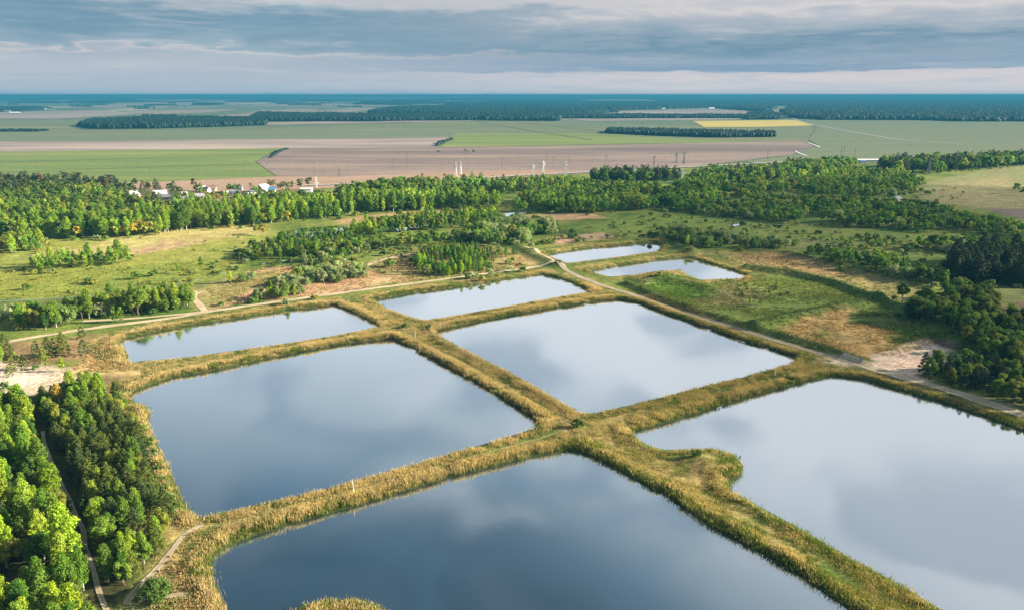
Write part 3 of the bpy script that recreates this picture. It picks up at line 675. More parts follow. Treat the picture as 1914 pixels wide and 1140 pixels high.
CLUMPS = [  # outline of the feet, spacing, [(kind, weight, hmin, hmax, palette)], where
 ([(-140,1330),(-140,820),(0,775),(40,760),(62,800),(78,850),(96,905),(118,955),(140,1010),(160,1090),(176,1180),(190,1330)], 3.7, [('aspen',3,8,13,None),('birch',2,9,14,None),('broadleaf',.8,7,10,None),('pine',.6,7,10,None)], 'the bright wood beside the woodland path'),
 ([(78,765),(130,742),(190,742),(236,762),(256,812),(272,870),(292,930),(322,985),(312,1020),(282,1062),(244,1105),(212,1140),(196,1112),(180,1050),(166,988),(138,930),(112,878),(92,820)], 2.75, [('pine',7,5.5,9,None),('birch',.9,7,10,None),('broadleaf',.4,6,9,None)], 'the pine plantation beside the ponds'),
 ([(130,742),(170,738),(210,760),(190,800),(150,790)], 4.0, [('birch',3,9,12,None)], 'the upper corner of the plantation'),
 ([(205,1060),(250,1050),(262,1075),(236,1110),(205,1120)], 4.2, [('birch',2,8,11,None),('aspen',1,7,9,None)], 'the birches above the path fork'),
 ([(-60,645),(40,624),(90,619),(124,606),(60,596),(-60,604)], 4.4, [('willow',2,7,10,None),('broadleaf',2,9,12,None),('aspen',1,8,11,None)], 'the leafy hedge beside the dirt road'),
 ([(86,616),(160,596),(290,588),(366,578),(362,566),(290,570),(180,578),(90,596)], 4.0, [('birch',3,9,13,None),('broadleaf',2.5,9,13,None),('willow',.8,8,11,None)], 'the tall hedgerow above the dirt road'),
 ([(60,512),(110,506),(240,492),(240,482),(170,484),(60,500)], 5.0, [('birch',3,8,12,None),('broadleaf',1,7,10,None)], 'the birch row on the meadow'),
 ([(-60,478),(-20,465),(50,452),(90,462),(70,472)], 5.5, [('birch',2,9,13,None),('broadleaf',2,8,12,None),('rusty',.5,8,11,None)], 'the copse on the meadow edge'),
 ([(-60,452),(-60,400),(90,405),(200,412),(330,412),(350,430),(300,441),(200,446),(100,448)], 5.2, [('birch',4,12,17,None),('broadleaf',1,11,15,None),('rusty',.12,9,12,None)], 'the birch wood above the meadow'),
 ([(-60,402),(-60,372),(140,362),(200,372),(300,392),(330,412),(200,414),(90,408)], 6.0, [('pine',2,13,18,None),('broadleaf',2,12,17,None),('birch',1,12,16,None),('rusty',.2,10,13,None)], 'the mixed forest below the village'),
 ([(-60,372),(-60,352),(100,352),(230,360),(200,372),(140,364)], 5.5, [('darkpine',4,14,19,None),('tallpine',1.5,15,19,None),('broadleaf',.5,12,15,None)], 'the dark pines by the ploughed field'),
 ([(330,412),(330,395),(420,402),(520,392),(620,396),(640,408),(540,414),(470,424),(360,430)], 5.2, [('birch',5,12,17,None),('broadleaf',1,11,15,None),('rusty',.15,9,12,None)], 'the birch grove below the village'),
 ([(420,400),(430,386),(500,376),(600,376),(640,384),(620,398),(520,394)], 6.0, [('broadleaf',3,10,14,None),('birch',1.5,11,14,None),('rusty',.5,8,11,None)], 'the belt under the houses'),
 ([(640,405),(640,382),(760,376),(860,374),(930,380),(940,390),(850,392),(740,396)], 5.4, [('birch',5,13,17,None),('broadleaf',1,11,15,None)], 'the dense birch stand in mid plain'),
 ([(630,368),(760,356),(900,352),(960,356),(960,362),(850,364),(700,372),(640,376)], 6.2, [('broadleaf',3,13,18,None),('pine',2,13,18,None),('birch',.6,12,15,None)], 'the shelter belt along the ploughed field'),
 ([(900,352),(1000,344),(1080,342),(1100,352),(1040,360),(960,360)], 6.2, [('broadleaf',3,9,13,None),('birch',2,10,13,None),('pine',.6,10,13,None)], 'the belt beneath the white pylons'),
 ([(960,400),(970,380),(1040,364),(1100,354),(1200,356),(1240,368),(1250,392),(1160,396),(1090,402),(1000,396)], 6.2, [('broadleaf',4,11,15,None),('birch',1.2,11,15,None)], 'the green wood behind the central meadow'),
 ([(1098,336),(1180,332),(1260,332),(1280,336),(1200,342),(1104,342)], 6.0, [('darkpine',3,14,18,None),('broadleaf',2,12,16,None)], 'the dark belt behind the pylons'),
 ([(1250,392),(1240,362),(1300,345),(1400,345),(1440,360),(1400,375),(1330,384)], 6.6, [('broadleaf',4,11,15,None),('birch',1,11,14,None)], 'the wood around the pale pylon'),
 ([(1280,344),(1330,326),(1420,326),(1480,312),(1560,308),(1600,312),(1580,326),(1470,336),(1400,346)], 7.0, [('broadleaf',4,12,16,None),('darkpine',1.6,13,17,None)], 'the wood beside the paved road'),
 ([(1470,336),(1590,322),(1690,328),(1720,345),(1700,365),(1600,370),(1480,372),(1430,358)], 7.2, [('broadleaf',4,9,13,None),('birch',1,10,13,None),('rusty',.22,8,11,None),('willow',.6,7,10,None)], 'the scattered wood near the pasture'),
 ([(1250,394),(1330,384),(1420,378),(1540,378),(1660,384),(1740,398),(1850,418),(1914,436),(1914,446),(1800,440),(1640,428),(1480,420),(1330,404)], 6.4, [('broadleaf',5,8,12,None),('willow',1,7,10,None)], 'the long thicket across the wetland'),
 ([(1640,312),(1760,306),(1914,298),(2040,290),(2040,302),(1914,310),(1780,322),(1680,328)], 7.5, [('broadleaf',4,14,19,None),('darkpine',2,14,19,None)], 'the blue-green wood behind the pasture'),
 ([(450,480),(470,462),(560,446),(660,450),(690,462),(640,476),(560,486),(480,490)], 5.6, [('broadleaf',3,7,11,None),('aspen',1.5,7,10,None),('willow',1,5,8,None)], 'the copse beside the marsh pond'),
 ([(650,440),(690,426),(780,416),(850,404),(930,404),(935,412),(850,428),(760,436),(700,446)], 5.6, [('birch',2,9,13,None),('broadleaf',3,8,12,None)], 'the wooded bank behind the marsh pond'),
 ([(640,470),(720,452),(860,444),(880,452),(800,460),(700,474),(650,482)], 5.6, [('willow',2,5,8,None),('broadleaf',3,6,9,None),('bush',1,3,5,None)], 'the willow scrub on the heath'),
 ([(870,450),(880,428),(960,418),(1040,428),(1060,444),(1000,452),(960,464),(900,458)], 5.6, [('willow',3,8,12,None),('broadleaf',3,8,12,None),('aspen',.6,7,9,None)], 'the willow clump in mid heath'),
 ([(780,484),(830,470),(930,478),(925,498),(900,510),(850,520),(800,514),(770,498)], 3.4, [('aspen',5,5,7.5,None),('pine',1.2,4,7,None)], 'the young plantation on the heath'),
 ([(785,480),(800,468),(880,464),(920,474),(840,484),(790,494)], 4.0, [('pine',3,5,8,None),('aspen',1,5,8,None)], 'the heath pines behind the plantation'),
 ([(870,520),(930,506),(985,496),(995,500),(930,514),(880,524)], 4.0, [('willow',5,4,6.5,None)], 'the willow row above the dirt road'),
 ([(520,540),(545,518),(640,505),(685,508),(680,520),(600,532)], 4.8, [('willow',5,5,8,None),('broadleaf',.6,5,8,None)], 'the pale willow scrub on sandy ground'),
 ([(446,572),(452,560),(520,550),(575,550),(575,558),(500,568)], 4.2, [('willow',3,6,9,None),('birch',1,7,9,None)], 'the willows on the dirt road'),
 ([(590,500),(560,490),(600,478),(660,482),(640,496)], 5.6, [('willow',2,4,7,None),('broadleaf',1.5,5,8,None),('rusty',.2,4,6,None)], 'the low scrub behind sandy ground'),
 ([(1228,448),(1260,436),(1350,448),(1400,452),(1480,462),(1470,470),(1380,466),(1300,464)], 5.6, [('willow',2,7,11,None),('broadleaf',3,7,11,None)], 'the willow belt behind the far ponds'),
 ([(1500,482),(1560,478),(1680,500),(1740,512),(1780,540),(1700,528),(1600,506)], 5.8, [('broadleaf',3,7,11,None),('willow',1,6,9,None)], 'the tree line behind the basin bund'),
 ([(1560,456),(1640,450),(1700,462),(1640,470),(1580,466)], 7.0, [('broadleaf',3,4,7,None)], 'the bush row on the green meadow'),
 ([(1690,464),(1760,462),(1850,452),(1914,462),(1914,470),(1800,478)], 7.0, [('broadleaf',3,8,12,None),('willow',1,7,10,None)], 'the trees above the black pines'),
 ([(1770,525),(1780,490),(1860,486),(1980,500),(1980,540),(1850,535)], 5.0, [('darkpine',5,12,17,None)], 'the block of blackish pines'),
 ([(1690,592),(1760,575),(1790,550),(1850,560),(1870,600),(1862,640),(1880,690),(1800,655),(1790,628),(1740,610)], 5.0, [('broadleaf',5,9,13,None),('aspen',.5,8,11,None),('darkpine',.8,9,13,None)], 'the dark wood beside the basin'),
 ([(1862,640),(1880,612),(1960,596),(1990,660),(1960,690),(1890,690)], 5.4, [('darkpine',2,9,14,None),('broadleaf',3,9,13,None)], 'the shaded wood near the pale pool'),
 ([(1706,706),(1740,692),(1830,680),(1914,694),(2010,708),(2010,796),(1914,764),(1830,738),(1764,722)], 4.2, [('darkpine',4,6.5,10,None),('broadleaf',2.5,6,9.5,None),('birch',.5,6,9,None)], 'the dark pines beside the sandy bend'),
]
SINGLES = [  # (foot px, kind, height, palette index, palette, label)
 (130,1075,'aspen',17,1,None,'tall lime green aspen by the woodland path near the picture bottom'),
 (296,1116,'bush',5.5,0,None,'rounded dark bush between the path fork and the reeds'),
 (112,770,'birch',10,1,'rusty','golden orange tree among the birches of the plantation corner'),
 (12,668,'pine',10,0,None,'large dark pine by the dirt road at the picture edge'),(30,692,'pine',8,1,None,'olive pine below the large edge pine'),
 (70,672,'pine',8,2,None,'dark pine at the back of the roadside pine group'),(82,676,'pine',7,1,None,'short pine in the middle of the roadside group'),
 (92,668,'pine',9,0,None,'bushy pine in the middle of the roadside group'),(119,664,'pine',10,1,None,'pointed pine at the end of the roadside group'),
 (84,682,'pine',5.5,1,None,'small olive pine before the roadside group'),(102,664,'pine',7,2,None,'green pine squeezed between two roadside pines'),
 (158,664,'pine',7,2,None,'broad dark pine standing alone above the straw bank'),(153,632,'pine',5.5,0,None,'small round pine touching the dirt road'),
 (48,690,'pine',6,0,None,'dark pine over the sandy clearing'),(18,706,'pine',5,1,None,'small pine on the white sand'),(8,730,'bush',4,0,None,'dark bush at the edge of the white sand'),
 (117,694,'birch',6,2,None,'young birch alone in the straw below the pines'),(2,680,'birch',8,0,None,'fresh birch at the picture edge on the sand'),(68,690,'bush',2.2,0,None,'small green bush on the sandy clearing'),
 (492,440,'broadleaf',9,1,'rusty','golden round tree at the end of the birch grove'),(479,438,'broadleaf',8,2,None,'olive round tree beside the golden tree'),
 (802,636,'tallpine',7.5,2,None,'lone gnarled pine on the dike crossing'),(755,612,'bush',2.5,0,None,'dark round bush on the dike crossing'),
 (1080,802,'bush',3.2,0,None,'dark shrub at the middle dike junction'),(1303,858,'bush',2.6,0,None,'dark shrub on the mound of the headland'),
 (1686,566,'broadleaf',11,0,None,'dark tree standing apart at the basin corner'),(1672,562,'bush',3.5,0,None,'bush beside the dark corner tree'),
 (167,530,'bush',4.5,1,None,'pair bush with dark and pale sides on the meadow'),(174,532,'bush',4,2,None,'yellowish bush touching a darker one on the meadow'),
 (256,522,'bush',5,1,None,'tall round bush in the open meadow'),(288,516,'bush',4.5,0,None,'bright bush with long shadow on the meadow'),(52,542,'bush',4,1,None,'grey green bush near the stream'),
 (334,512,'birch',6,1,None,'slim young birch on the meadow above the stream'),(400,470,'bush',2,0,None,'tiny bush below the pole on the meadow'),(377,505,'birch',8,0,None,'slim birch beside the meadow pole'),
 (430,530,'birch',7,2,None,'yellow green birch on the sandy slope'),(452,528,'willow',6,2,None,'round willow beside the yellow birch'),(470,525,'willow',6,0,None,'pale willow at the end of the sandy slope trio'),
 (214,603,'birch',8,1,None,'young birch on the verge of the dirt road'),(226,602,'birch',7,0,None,'second young birch on the dirt road verge'),
 (783,514,'birch',8,1,None,'birch standing at the plantation corner by the dirt road'),(797,512,'willow',6,0,None,'pale willow beside the corner birch'),
 (727,500,'bush',6,1,None,'bright bush on the heath track'),(716,478,'bush',4,0,None,'dark bush by the heath track'),
 (946,482,'aspen',7,0,None,'bright aspen on the heath near the dike'),(960,480,'aspen',6,2,None,'deep green aspen beside a brighter one'),(1042,498,'bush',2.6,0,None,'small green bush at the road junction'),
 (1402,572,'birch',5,2,None,'slim yellow sapling in the green basin'),(1421,570,'birch',4,1,None,'smaller sapling in the green basin'),(1233,520,'bush',3.5,1,None,'grey green bush on the grassy mound'),
 (1284,466,'birch',8,0,None,'white stemmed birch behind the far ponds'),(1322,468,'birch',8,1,None,'second white stemmed birch behind the far ponds'),
 (820,285,'bush',4,0,None,'dark shrub in the ploughed field, alone'),(869,286,'broadleaf',7,0,None,'dark tree first of three in the ploughed field'),(874,287,'broadleaf',6,1,None,'middle tree of three in the ploughed field'),(885,288,'broadleaf',8,0,None,'biggest tree of three in the ploughed field'),
 (1383,335,'broadleaf',12,1,None,'green tree over the white farm pool'),(1780,392,'willow',6,0,None,'pale willow clump on the pasture edge'),(1898,362,'broadleaf',12,0,None,'dark tree clump on the pale pasture'),(1912,366,'broadleaf',10,0,None,'second dark tree on the pale pasture'),
]
VILLAGE_TREES = [(505,362,'tallpine',15),(511,361,'tallpine',14),(522,363,'tallpine',11),(529,364,'tallpine',14),(538,364,'tallpine',13),(546,363,'tallpine',13),(562,365,'tallpine',17),(578,362,'tallpine',17),(430,362,'broadleaf',11),(440,362,'broadleaf',11),
 (449,366,'darkpine',12),(469,358,'tallpine',9),(478,364,'broadleaf',10),(487,362,'pine',8),(363,362,'tallpine',16),(369,363,'broadleaf',11),(376,364,'birch',12),(326,364,'darkpine',14),(320,362,'broadleaf',12),(337,364,'broadleaf',9),(327,378,'darkpine',14),(331,380,'broadleaf',10),
 (345,374,'broadleaf',9),(358,380,'birch',12),(292,358,'darkpine',14),(296,360,'pine',12),(276,360,'broadleaf',13),(268,362,'darkpine',14),(254,360,'tallpine',15),(247,362,'broadleaf',13),(237,360,'pine',13),(228,358,'broadleaf',11),(400,374,'rusty',9),(410,376,'rusty',8),(390,378,'broadleaf',7),
 (420,372,'broadleaf',8),(385,364,'bush',5),(414,366,'bush',5),(460,376,'pine',10),(455,384,'broadleaf',8),(302,392,'rusty',9),(318,394,'broadleaf',11),(600,372,'bush',7),(612,374,'bush',7),(570,378,'bush',6),(620,376,'broadleaf',6),(515,372,'broadleaf',7),(530,374,'broadleaf',8),(548,372,'bush',6),(636,374,'broadleaf',9),(646,372,'broadleaf',10)]
trees = []                                                     # dicts of every tree standing in the scene
def ground_z(x, y): return height(np.array([x]), np.array([y]))[0] if y < 1060 else 0.0
def add_tree(x, y, kind, pal, h, pi, label, group, sq=1.0, rz=None):
    trees.append(dict(x=x, y=y, kind=kind, pal=pal, h=h, pi=pi, label=label, group=group, sq=sq, rz=rng.random() * 6.28 if rz is None else rz, val=1.0))
KIND_OF = {'rusty': 'broadleaf', 'darkpine': 'pine'}
PY950 = P([130], [950])[0][1]
for poly, sp, mix, where in CLUMPS:
    pw = PP(poly); x0, y0 = pw.min(0); x1, y1 = pw.max(0)
    sp = sp * 1.0
    gx, gy = np.meshgrid(np.arange(x0, x1, sp), np.arange(y0, y1, sp)); gx = gx + (np.arange(gx.shape[0]) % 2)[:, None] * sp / 2
    gx = (gx + rng.uniform(-.38, .38, gx.shape) * sp).ravel(); gy = (gy + rng.uniform(-.38, .38, gy.shape) * sp).ravel()
    ok = inside(pw, gx, gy) & (pond_sd(gx, gy) > 4.0); gx, gy = gx[ok], gy[ok]
    lane = np.full(gx.shape, 1e9)
    for nme, pts, wd, m in ROADS: lane = np.minimum(lane, dist_line(PP(pts), gx, gy) - wd * .5 - np.where((gy > PY950) & ('woodland' in nme), 1.1, 0))
    ok = lane > 1.1; gx, gy = gx[ok], gy[ok]
    gap = fbm(gx, gy, sp * 4, 77, 2) > (0.38 if 'near the pasture' in where or 'wetland' in where or 'pale pylon' in where or 'central meadow' in where or 'heath' in where else 0.28); gx, gy = gx[gap], gy[gap]
    if not len(gx): continue
    fx, fy = proj(gx, gy, 0 * gx)
    ps = fbm(gx, gy, sp * 7, 41, 2)                            # species come in patches
    wts = np.array([m[1] for m in mix]); cw = np.cumsum(wts / wts.sum())
    sel = np.clip((ps - 0.5) * 1.1 + rng.random(len(gx)), 0, .999)
    qy = np.quantile(fy, [.33, .67]); qx = np.quantile(fx, [.33, .67])
    for i in range(len(gx)):
        kd, _, h0, h1, _p = mix[int(np.searchsorted(cw, sel[i]))]
        kind = KIND_OF.get(kd, kd); pal = kd; pi = int(rng.choice(3, p=[.40, .34, .26]))
        hr = rng.random(); h = (h0 + (h1 - h0) * hr) * (rng.uniform(.72, 1.12) if gy[i] > 330 else 1)
        size = 'tall ' if hr > .7 else ('low ' if hr < .25 else '')
        dep = 'near' if fy[i] > qy[1] else ('far' if fy[i] < qy[0] else ''); sid = 'left' if fx[i] < qx[0] else ('right' if fx[i] > qx[1] else '')
        posn = {'': {'': 'in the middle of', 'left': 'at the left of', 'right': 'at the right of'}}.get(dep, {'': f'on the {dep} side of', 'left': f'at the {dep} left of', 'right': f'at the {dep} right of'})[sid]
        lb = f'{size}{PAL[pal][pi][0]} {WORD[kind]} {posn} {where}'
        if len(lb.split()) > 16: lb = f'{PAL[pal][pi][0]} {WORD[kind]} {posn} {where}'
        if len(lb.split()) > 16: lb = f'{size}{PAL[pal][pi][0]} {WORD[kind]} in {where}'
        add_tree(gx[i], gy[i], kind, pal, h, pi, lb, f'{WORD[kind]}s in {where}', rng.uniform(.72, 1.05) if gy[i] < 330 else rng.uniform(.75, 1.3))
for poly, sp, mix, where in CLUMPS:                           # shrubby, ragged wood edges
    pw = wobble(PP(poly), 6, 3, 9)
    for x, y in pw:
        if y < 330 or rng.random() > .75 or pond_sd(np.array([x]), np.array([y]))[0] < 4: continue
        x += rng.normal() * 4; y += rng.normal() * 5; pal = 'willow' if rng.random() < .3 else 'bush'; pi = int(rng.integers(3))
        if min(dist_line(PP(pts), np.array([x]), np.array([y]))[0] - wd * .5 for nme, pts, wd, m in ROADS) < 2: continue
        add_tree(x, y, 'bush', pal, rng.uniform(1.5, 4.5), pi, f'{PAL[pal][pi][0]} shrub along the edge of {where}', f'shrubs along {where}', rng.uniform(.9, 1.4))
for px, py, kind, h, pi, pal, label in SINGLES:
    q = P([px], [py])[0]; add_tree(q[0], q[1], kind, pal or kind, h, pi, label, None, rng.uniform(.95, 1.15))
for px, py, kd, h in VILLAGE_TREES:
    q = P([px], [py])[0]; kind = KIND_OF.get(kd, kd); pi = int(rng.integers(3))
    side = 'west end of' if px < 300 else ('middle of' if px < 450 else 'east end of')
    add_tree(q[0], q[1], kind, kd, h, pi, f'{PAL[kd][pi][0]} {WORD[kind]} among the houses at the {side} the village', f'{WORD[kind]}s at the {side} the village', rng.uniform(1, 1.3))
# scattered bushes on open ground
SCATTER = [([(0,500),(240,500),(450,482),(455,508),(300,535),(40,558)], 26, (1.2, 3.0), 'scattered over the sunlit meadow'),
 ([(150,570),(440,515),(470,500),(450,480),(300,520)], 22, (1.2, 3.2), 'along the meadow stream'),
 ([(660,502),(740,474),(790,480),(770,512),(700,516)], 50, (.8, 2.0), 'dotted over the dry heath'),
 ([(480,500),(520,486),(640,478),(700,470),(660,500),(560,505)], 40, (1.5, 4.0), 'in the scrub below the copse'),
 ([(700,470),(800,462),(940,464),(980,480),(900,478),(790,476)], 45, (1.2, 3.5), 'along the edge of the heath'),
 ([(1070,430),(1220,402),(1420,420),(1480,440),(1200,440)], 60, (1.2, 4.0), 'scattered over the central green meadow'),
 ([(1400,425),(1700,445),(1760,480),(1620,478),(1450,455)], 80, (1.2, 4.5), 'scattered over the wet meadow'),
 ([(1360,545),(1400,528),(1480,530),(1500,545),(1440,560),(1390,562)], 40, (1.0, 2.2), 'in the dark reed bed of the basin'),
 ([(1320,470),(1600,500),(1720,535),(1640,548),(1440,500)], 30, (.7, 1.8), 'dotted over the straw basin'),
 ([(1700,350),(1760,375),(1840,385),(1800,350)], 14, (1.5, 3.5), 'dotted over the pale pasture'),
 ([(1600,345),(1720,350),(1760,380),(1640,385)], 40, (2, 6), 'in the scrub beside the pasture'),
 ([(860,455),(960,452),(1060,446),(1240,440),(1230,446),(1000,462)], 44, (1.5, 4.5), 'behind the far ponds'),
 ([(258,790),(300,840),(336,940),(345,975),(318,950),(290,880)], 46, (1.0, 2.4), 'on the shore below the pine plantation'),
 ([(240,1112),(285,1070),(300,1085),(262,1130)], 7, (.8, 1.8), 'beside the fork of the path'),
 ([(380,440),(480,420),(500,450),(420,470),(250,490),(180,478)], 24, (.7, 1.8), 'dotted over the straw meadow'),
 ([(1490,470),(1560,470),(1740,512),(1700,515)], 40, (2, 5), 'below the basin tree line'),
]
for poly, n, (h0, h1), where in SCATTER:
    pw = PP(poly); x0, y0 = pw.min(0); x1, y1 = pw.max(0); k = 0; tries = 0
    while k < n and tries < 4000:
        tries += 1; x, y = rng.uniform(x0, x1), rng.uniform(y0, y1)
        if not inside(pw, np.array([x]), np.array([y]))[0] or pond_sd(np.array([x]), np.array([y]))[0] < 2.0: continue
        hr = rng.random() ** 1.6; pi = int(rng.integers(3)); pal = 'willow' if rng.random() < .25 else 'bush'
        fx = proj(x, y, 0)[0]; sid = 'left part' if fx < proj(x0 * .67 + x1 * .33, y, 0)[0] else ('right part' if fx > proj(x0 * .33 + x1 * .67, y, 0)[0] else 'middle')
        add_tree(x, y, 'bush', pal, h0 + (h1 - h0) * hr, pi, f"{'small' if hr < .3 else 'bigger'} {PAL[pal][pi][0]} bush {where}, {sid}", f'bushes {where}', rng.uniform(.9, 1.3)); k += 1
# keep what the picture can show, rank by size in it
by = {}
for t in trees:
    d = math.hypot(t['y'], H); fx, fy = proj(t['x'], t['y'], 0.0); _, ty = proj(t['x'], t['y'], t['h'])
    t['px'] = fy - ty; mgn = 30 + t['px'] * .5
    t['in'] = (-mgn < fx < 1914 + mgn) and ty < 1150
    t['z'] = 0.0
    if fx > -260 and fx < 2200 and ty < 1260: by.setdefault(t['kind'], []).append(t)
tx = np.array([t['x'] for t in trees]); ty_ = np.array([t['y'] for t in trees]); tz = height(tx, ty_) * (ty_ < 1060)
vv = fbm(tx, ty_, 45, 61, 3)
for t, z, q in zip(trees, tz, vv): t['z'] = float(z); t['val'] = (0.72 + 0.9 * (float(q) - .2)) * (1.3 if t['y'] > 400 and t['kind'] in ('birch', 'broadleaf', 'willow', 'aspen') else (1.22 if t['kind'] == 'aspen' else 1.15))
n_ind = n_mass = 0
for kind, L in by.items():
    L.sort(key=lambda t: (not t['in'], -t['px'])); ind, rest = L[:300], L[300:]; pr = protos(kind)
    for i, t in enumerate(ind):
        p = pr[int(rng.integers(NVAR))]; props = dict(label=t['label'], category='bush' if kind == 'bush' else 'tree')
        if t['group']: props['group'] = t['group']
        c = np.array(PAL[t['pal']][t['pi']][1]) * 1.35 * t['val'] * rng.uniform(.85, 1.18); sc = (t['h'] * t['sq'], t['h'] * t['sq'], t['h'])
        if t['px'] > 27 or kind == 'willow':
            e = empty(NAMES[kind], (t['x'], t['y'], t['z']), t['rz'], **props)
            for nm in ('trunk', 'crown'):
                o = obj(nm, p[nm], e); o.scale = sc
                if nm == 'crown': o.color = (*c, 1)
        else:
            o = obj(NAMES[kind], p['full'], **props); o.location = (t['x'], t['y'], t['z']); o.rotation_euler = (0, 0, t['rz']); o.scale = sc; o.color = (*c, 1)
        n_ind += 1
    if rest:
        V, T = [], []
        for t in rest:
            v, tt = pr[int(rng.integers(NVAR))]['far']; ca, sa = math.cos(t['rz']), math.sin(t['rz'])
            q = np.empty_like(v); q[:, 0] = (v[:, 0] * ca - v[:, 1] * sa) * t['h'] * t['sq'] + t['x']; q[:, 1] = (v[:, 0] * sa + v[:, 1] * ca) * t['h'] * t['sq'] + t['y']; q[:, 2] = v[:, 2] * t['h'] + t['z']
            V.append(q); T.append(tt * np.array(PAL[t['pal']][t['pi']][1]) * 1.35 * t['val'] * rng.uniform(.82, 1.2)); n_mass += 1
        V = np.concatenate(V); T = np.concatenate(T)
        nm = {'birch': 'birch_woods', 'aspen': 'aspen_woods', 'pine': 'pine_woods', 'broadleaf': 'broadleaf_woods', 'willow': 'willow_thicket', 'bush': 'scrub', 'tallpine': 'tall_pine_woods'}[kind]
        obj(nm, link_mesh(nm, V, np.arange(len(V)), np.arange(0, len(V), 4), [KM[kind][0]], attr={'tint': T}), kind='stuff')
print('trees', n_ind, 'mass', n_mass)

# ---- far forests: packed low crowns, one mass per wood
ICO = None
def far_forest(name, poly, rad, h, col, seed):
    global ICO
    if ICO is None:
        import bmesh
        b = bmesh.new(); bmesh.ops.create_icosphere(b, subdivisions=1, radius=1.0); b.verts.ensure_lookup_table()
        ICO = (np.array([v.co[:] for v in b.verts]), np.array([[v.index for v in f.verts] for f in b.faces])); b.free()
    r = np.random.default_rng(seed); pw = wobble(PP(poly), rad * 8, rad * 1.5, seed); x0, y0 = pw.min(0); x1, y1 = pw.max(0)
    gx, gy = np.meshgrid(np.arange(x0, x1, rad * 1.25), np.arange(y0, y1, rad * 1.5)); gx = (gx + r.uniform(-.5, .5, gx.shape) * rad).ravel(); gy = (gy + r.uniform(-.5, .5, gy.shape) * rad).ravel()
    ok = inside(pw, gx, gy); gx, gy = gx[ok], gy[ok]; n = len(gx)
    if not n: return
    hh = h * (0.65 + 0.5 * r.random(n)) * (0.8 + 0.4 * fbm(gx, gy, rad * 14, seed, 2)); rr = rad * (0.75 + .5 * r.random(n))
    iv, fc = ICO; m = len(iv)
    jit = 1 + .25 * r.normal(size=(n, m, 1)) * .6
    v = iv[None] * jit * np.stack([rr, rr, hh * .55], -1)[:, None, :] + np.stack([gx, gy, hh * .45], -1)[:, None, :]
    t = np.array(col) * 0.5 * (0.85 + .3 * r.random((n, 1))) * (0.75 + 0.5 * fbm(gx, gy, rad * 20, seed + 3, 2))[:, None]
    t = np.repeat(t[:, None, :], m, 1).reshape(-1, 3); f = (fc[None] + (np.arange(n) * m)[:, None, None]).reshape(-1, 3)
    obj(name, link_mesh(name, v.reshape(-1, 3), f.ravel(), np.arange(len(f)) * 3, [M_NEEDLE], attr={'tint': t}), kind='stuff')
FORESTS = [
 ([(148,237),(180,242),(300,241),(495,235),(498,228),(420,224),(250,225),(160,231)], 7, 17, (0.020, 0.056, 0.038)),
 ([(470,228),(560,228),(690,228),(888,225),(886,219),(700,218),(480,215)], 8, 17, (0.018, 0.052, 0.038)),
 ([(690,212),(840,216),(905,226),(1048,227),(1050,218),(1130,212),(1040,204),(860,200),(740,202)], 11, 18, (0.020, 0.056, 0.038)),
 ([(1046,222),(1300,222),(1400,222),(1400,219),(1200,218),(1050,218)], 8, 15, (0.020, 0.060, 0.038)),
 ([(1132,250),(1240,255),(1340,258),(1448,257),(1450,253),(1330,250),(1200,246),(1140,246)], 5, 12, (0.025, 0.068, 0.048)),
 ([(860,199),(1120,208),(1320,202),(1440,210),(1450,200),(1250,192),(1000,189),(830,194)], 20, 18, (0.018, 0.056, 0.048)),
 ([(1395,224),(1450,224),(1470,222),(1440,212),(1400,214)], 9, 15, (0.023, 0.060, 0.038)),
 ([(1470,221),(1540,225),(1700,225),(1800,228),(1914,228),(2150,228),(2150,200),(1900,196),(1700,196),(1480,200),(1462,210)], 13, 18, (0.023, 0.064, 0.048)),
 ([(1250,191),(1480,199),(1800,195),(2200,196),(2200,186),(1800,184),(1500,184),(1200,186)], 34, 20, (0.018, 0.056, 0.048)),
 ([(660,196),(760,197),(850,194),(800,191),(690,190)], 18, 18, (0.018, 0.052, 0.038)),
 ([(700,189),(1000,188),(1400,185),(1250,183),(900,184)], 60, 22, (0.018, 0.052, 0.038)),
 ([(-80,187),(60,188),(170,187),(330,186),(600,187),(420,184),(100,184),(-80,185)], 40, 20, (0.018, 0.052, 0.038)),
 ([(120,193),(200,193),(300,191),(240,189),(140,190)], 26, 18, (0.018, 0.052, 0.038)), ([(360,197),(410,197),(420,195),(370,194)], 14, 14, (0.018, 0.052, 0.038)),
 ([(-80,211),(40,209),(100,205),(60,201),(-80,203)], 11, 12, (0.023, 0.060, 0.048)), ([(-80,247),(60,247),(96,245),(60,244.5),(-80,244.5)], 6, 6, (0.016, 0.040, 0.038)),
 ([(260,222),(330,221),(330,219.5),(270,220)], 8, 13, (0.020, 0.056, 0.038)), ([(270,199),(330,197.5),(330,196.5),(272,197)], 12, 10, (0.020, 0.056, 0.038)),
 ([(812,276),(830,268),(846,262),(842,262),(822,268)], 3.5, 5, (0.027, 0.068, 0.057)), ([(500,298),(520,287),(540,279),(534,279),(512,287)], 3.0, 3.5, (0.032, 0.072, 0.057)),
 ([(560,190),(640,191),(690,190),(640,188.5)], 24, 16, (0.02, 0.055, 0.045)), ([(420,191),(520,191.5),(560,190),(470,189)], 26, 16, (0.02, 0.055, 0.045)), ([(20,193),(110,194),(120,192),(40,191)], 24, 14, (0.02, 0.055, 0.045)),
 ([(1040,213),(1100,213),(1160,211),(1100,209)], 14, 15, (0.020, 0.056, 0.038)),
]
for i, (poly, rad, h, col) in enumerate(FORESTS): far_forest('distant_forest', poly, rad, h, col, 500 + i)

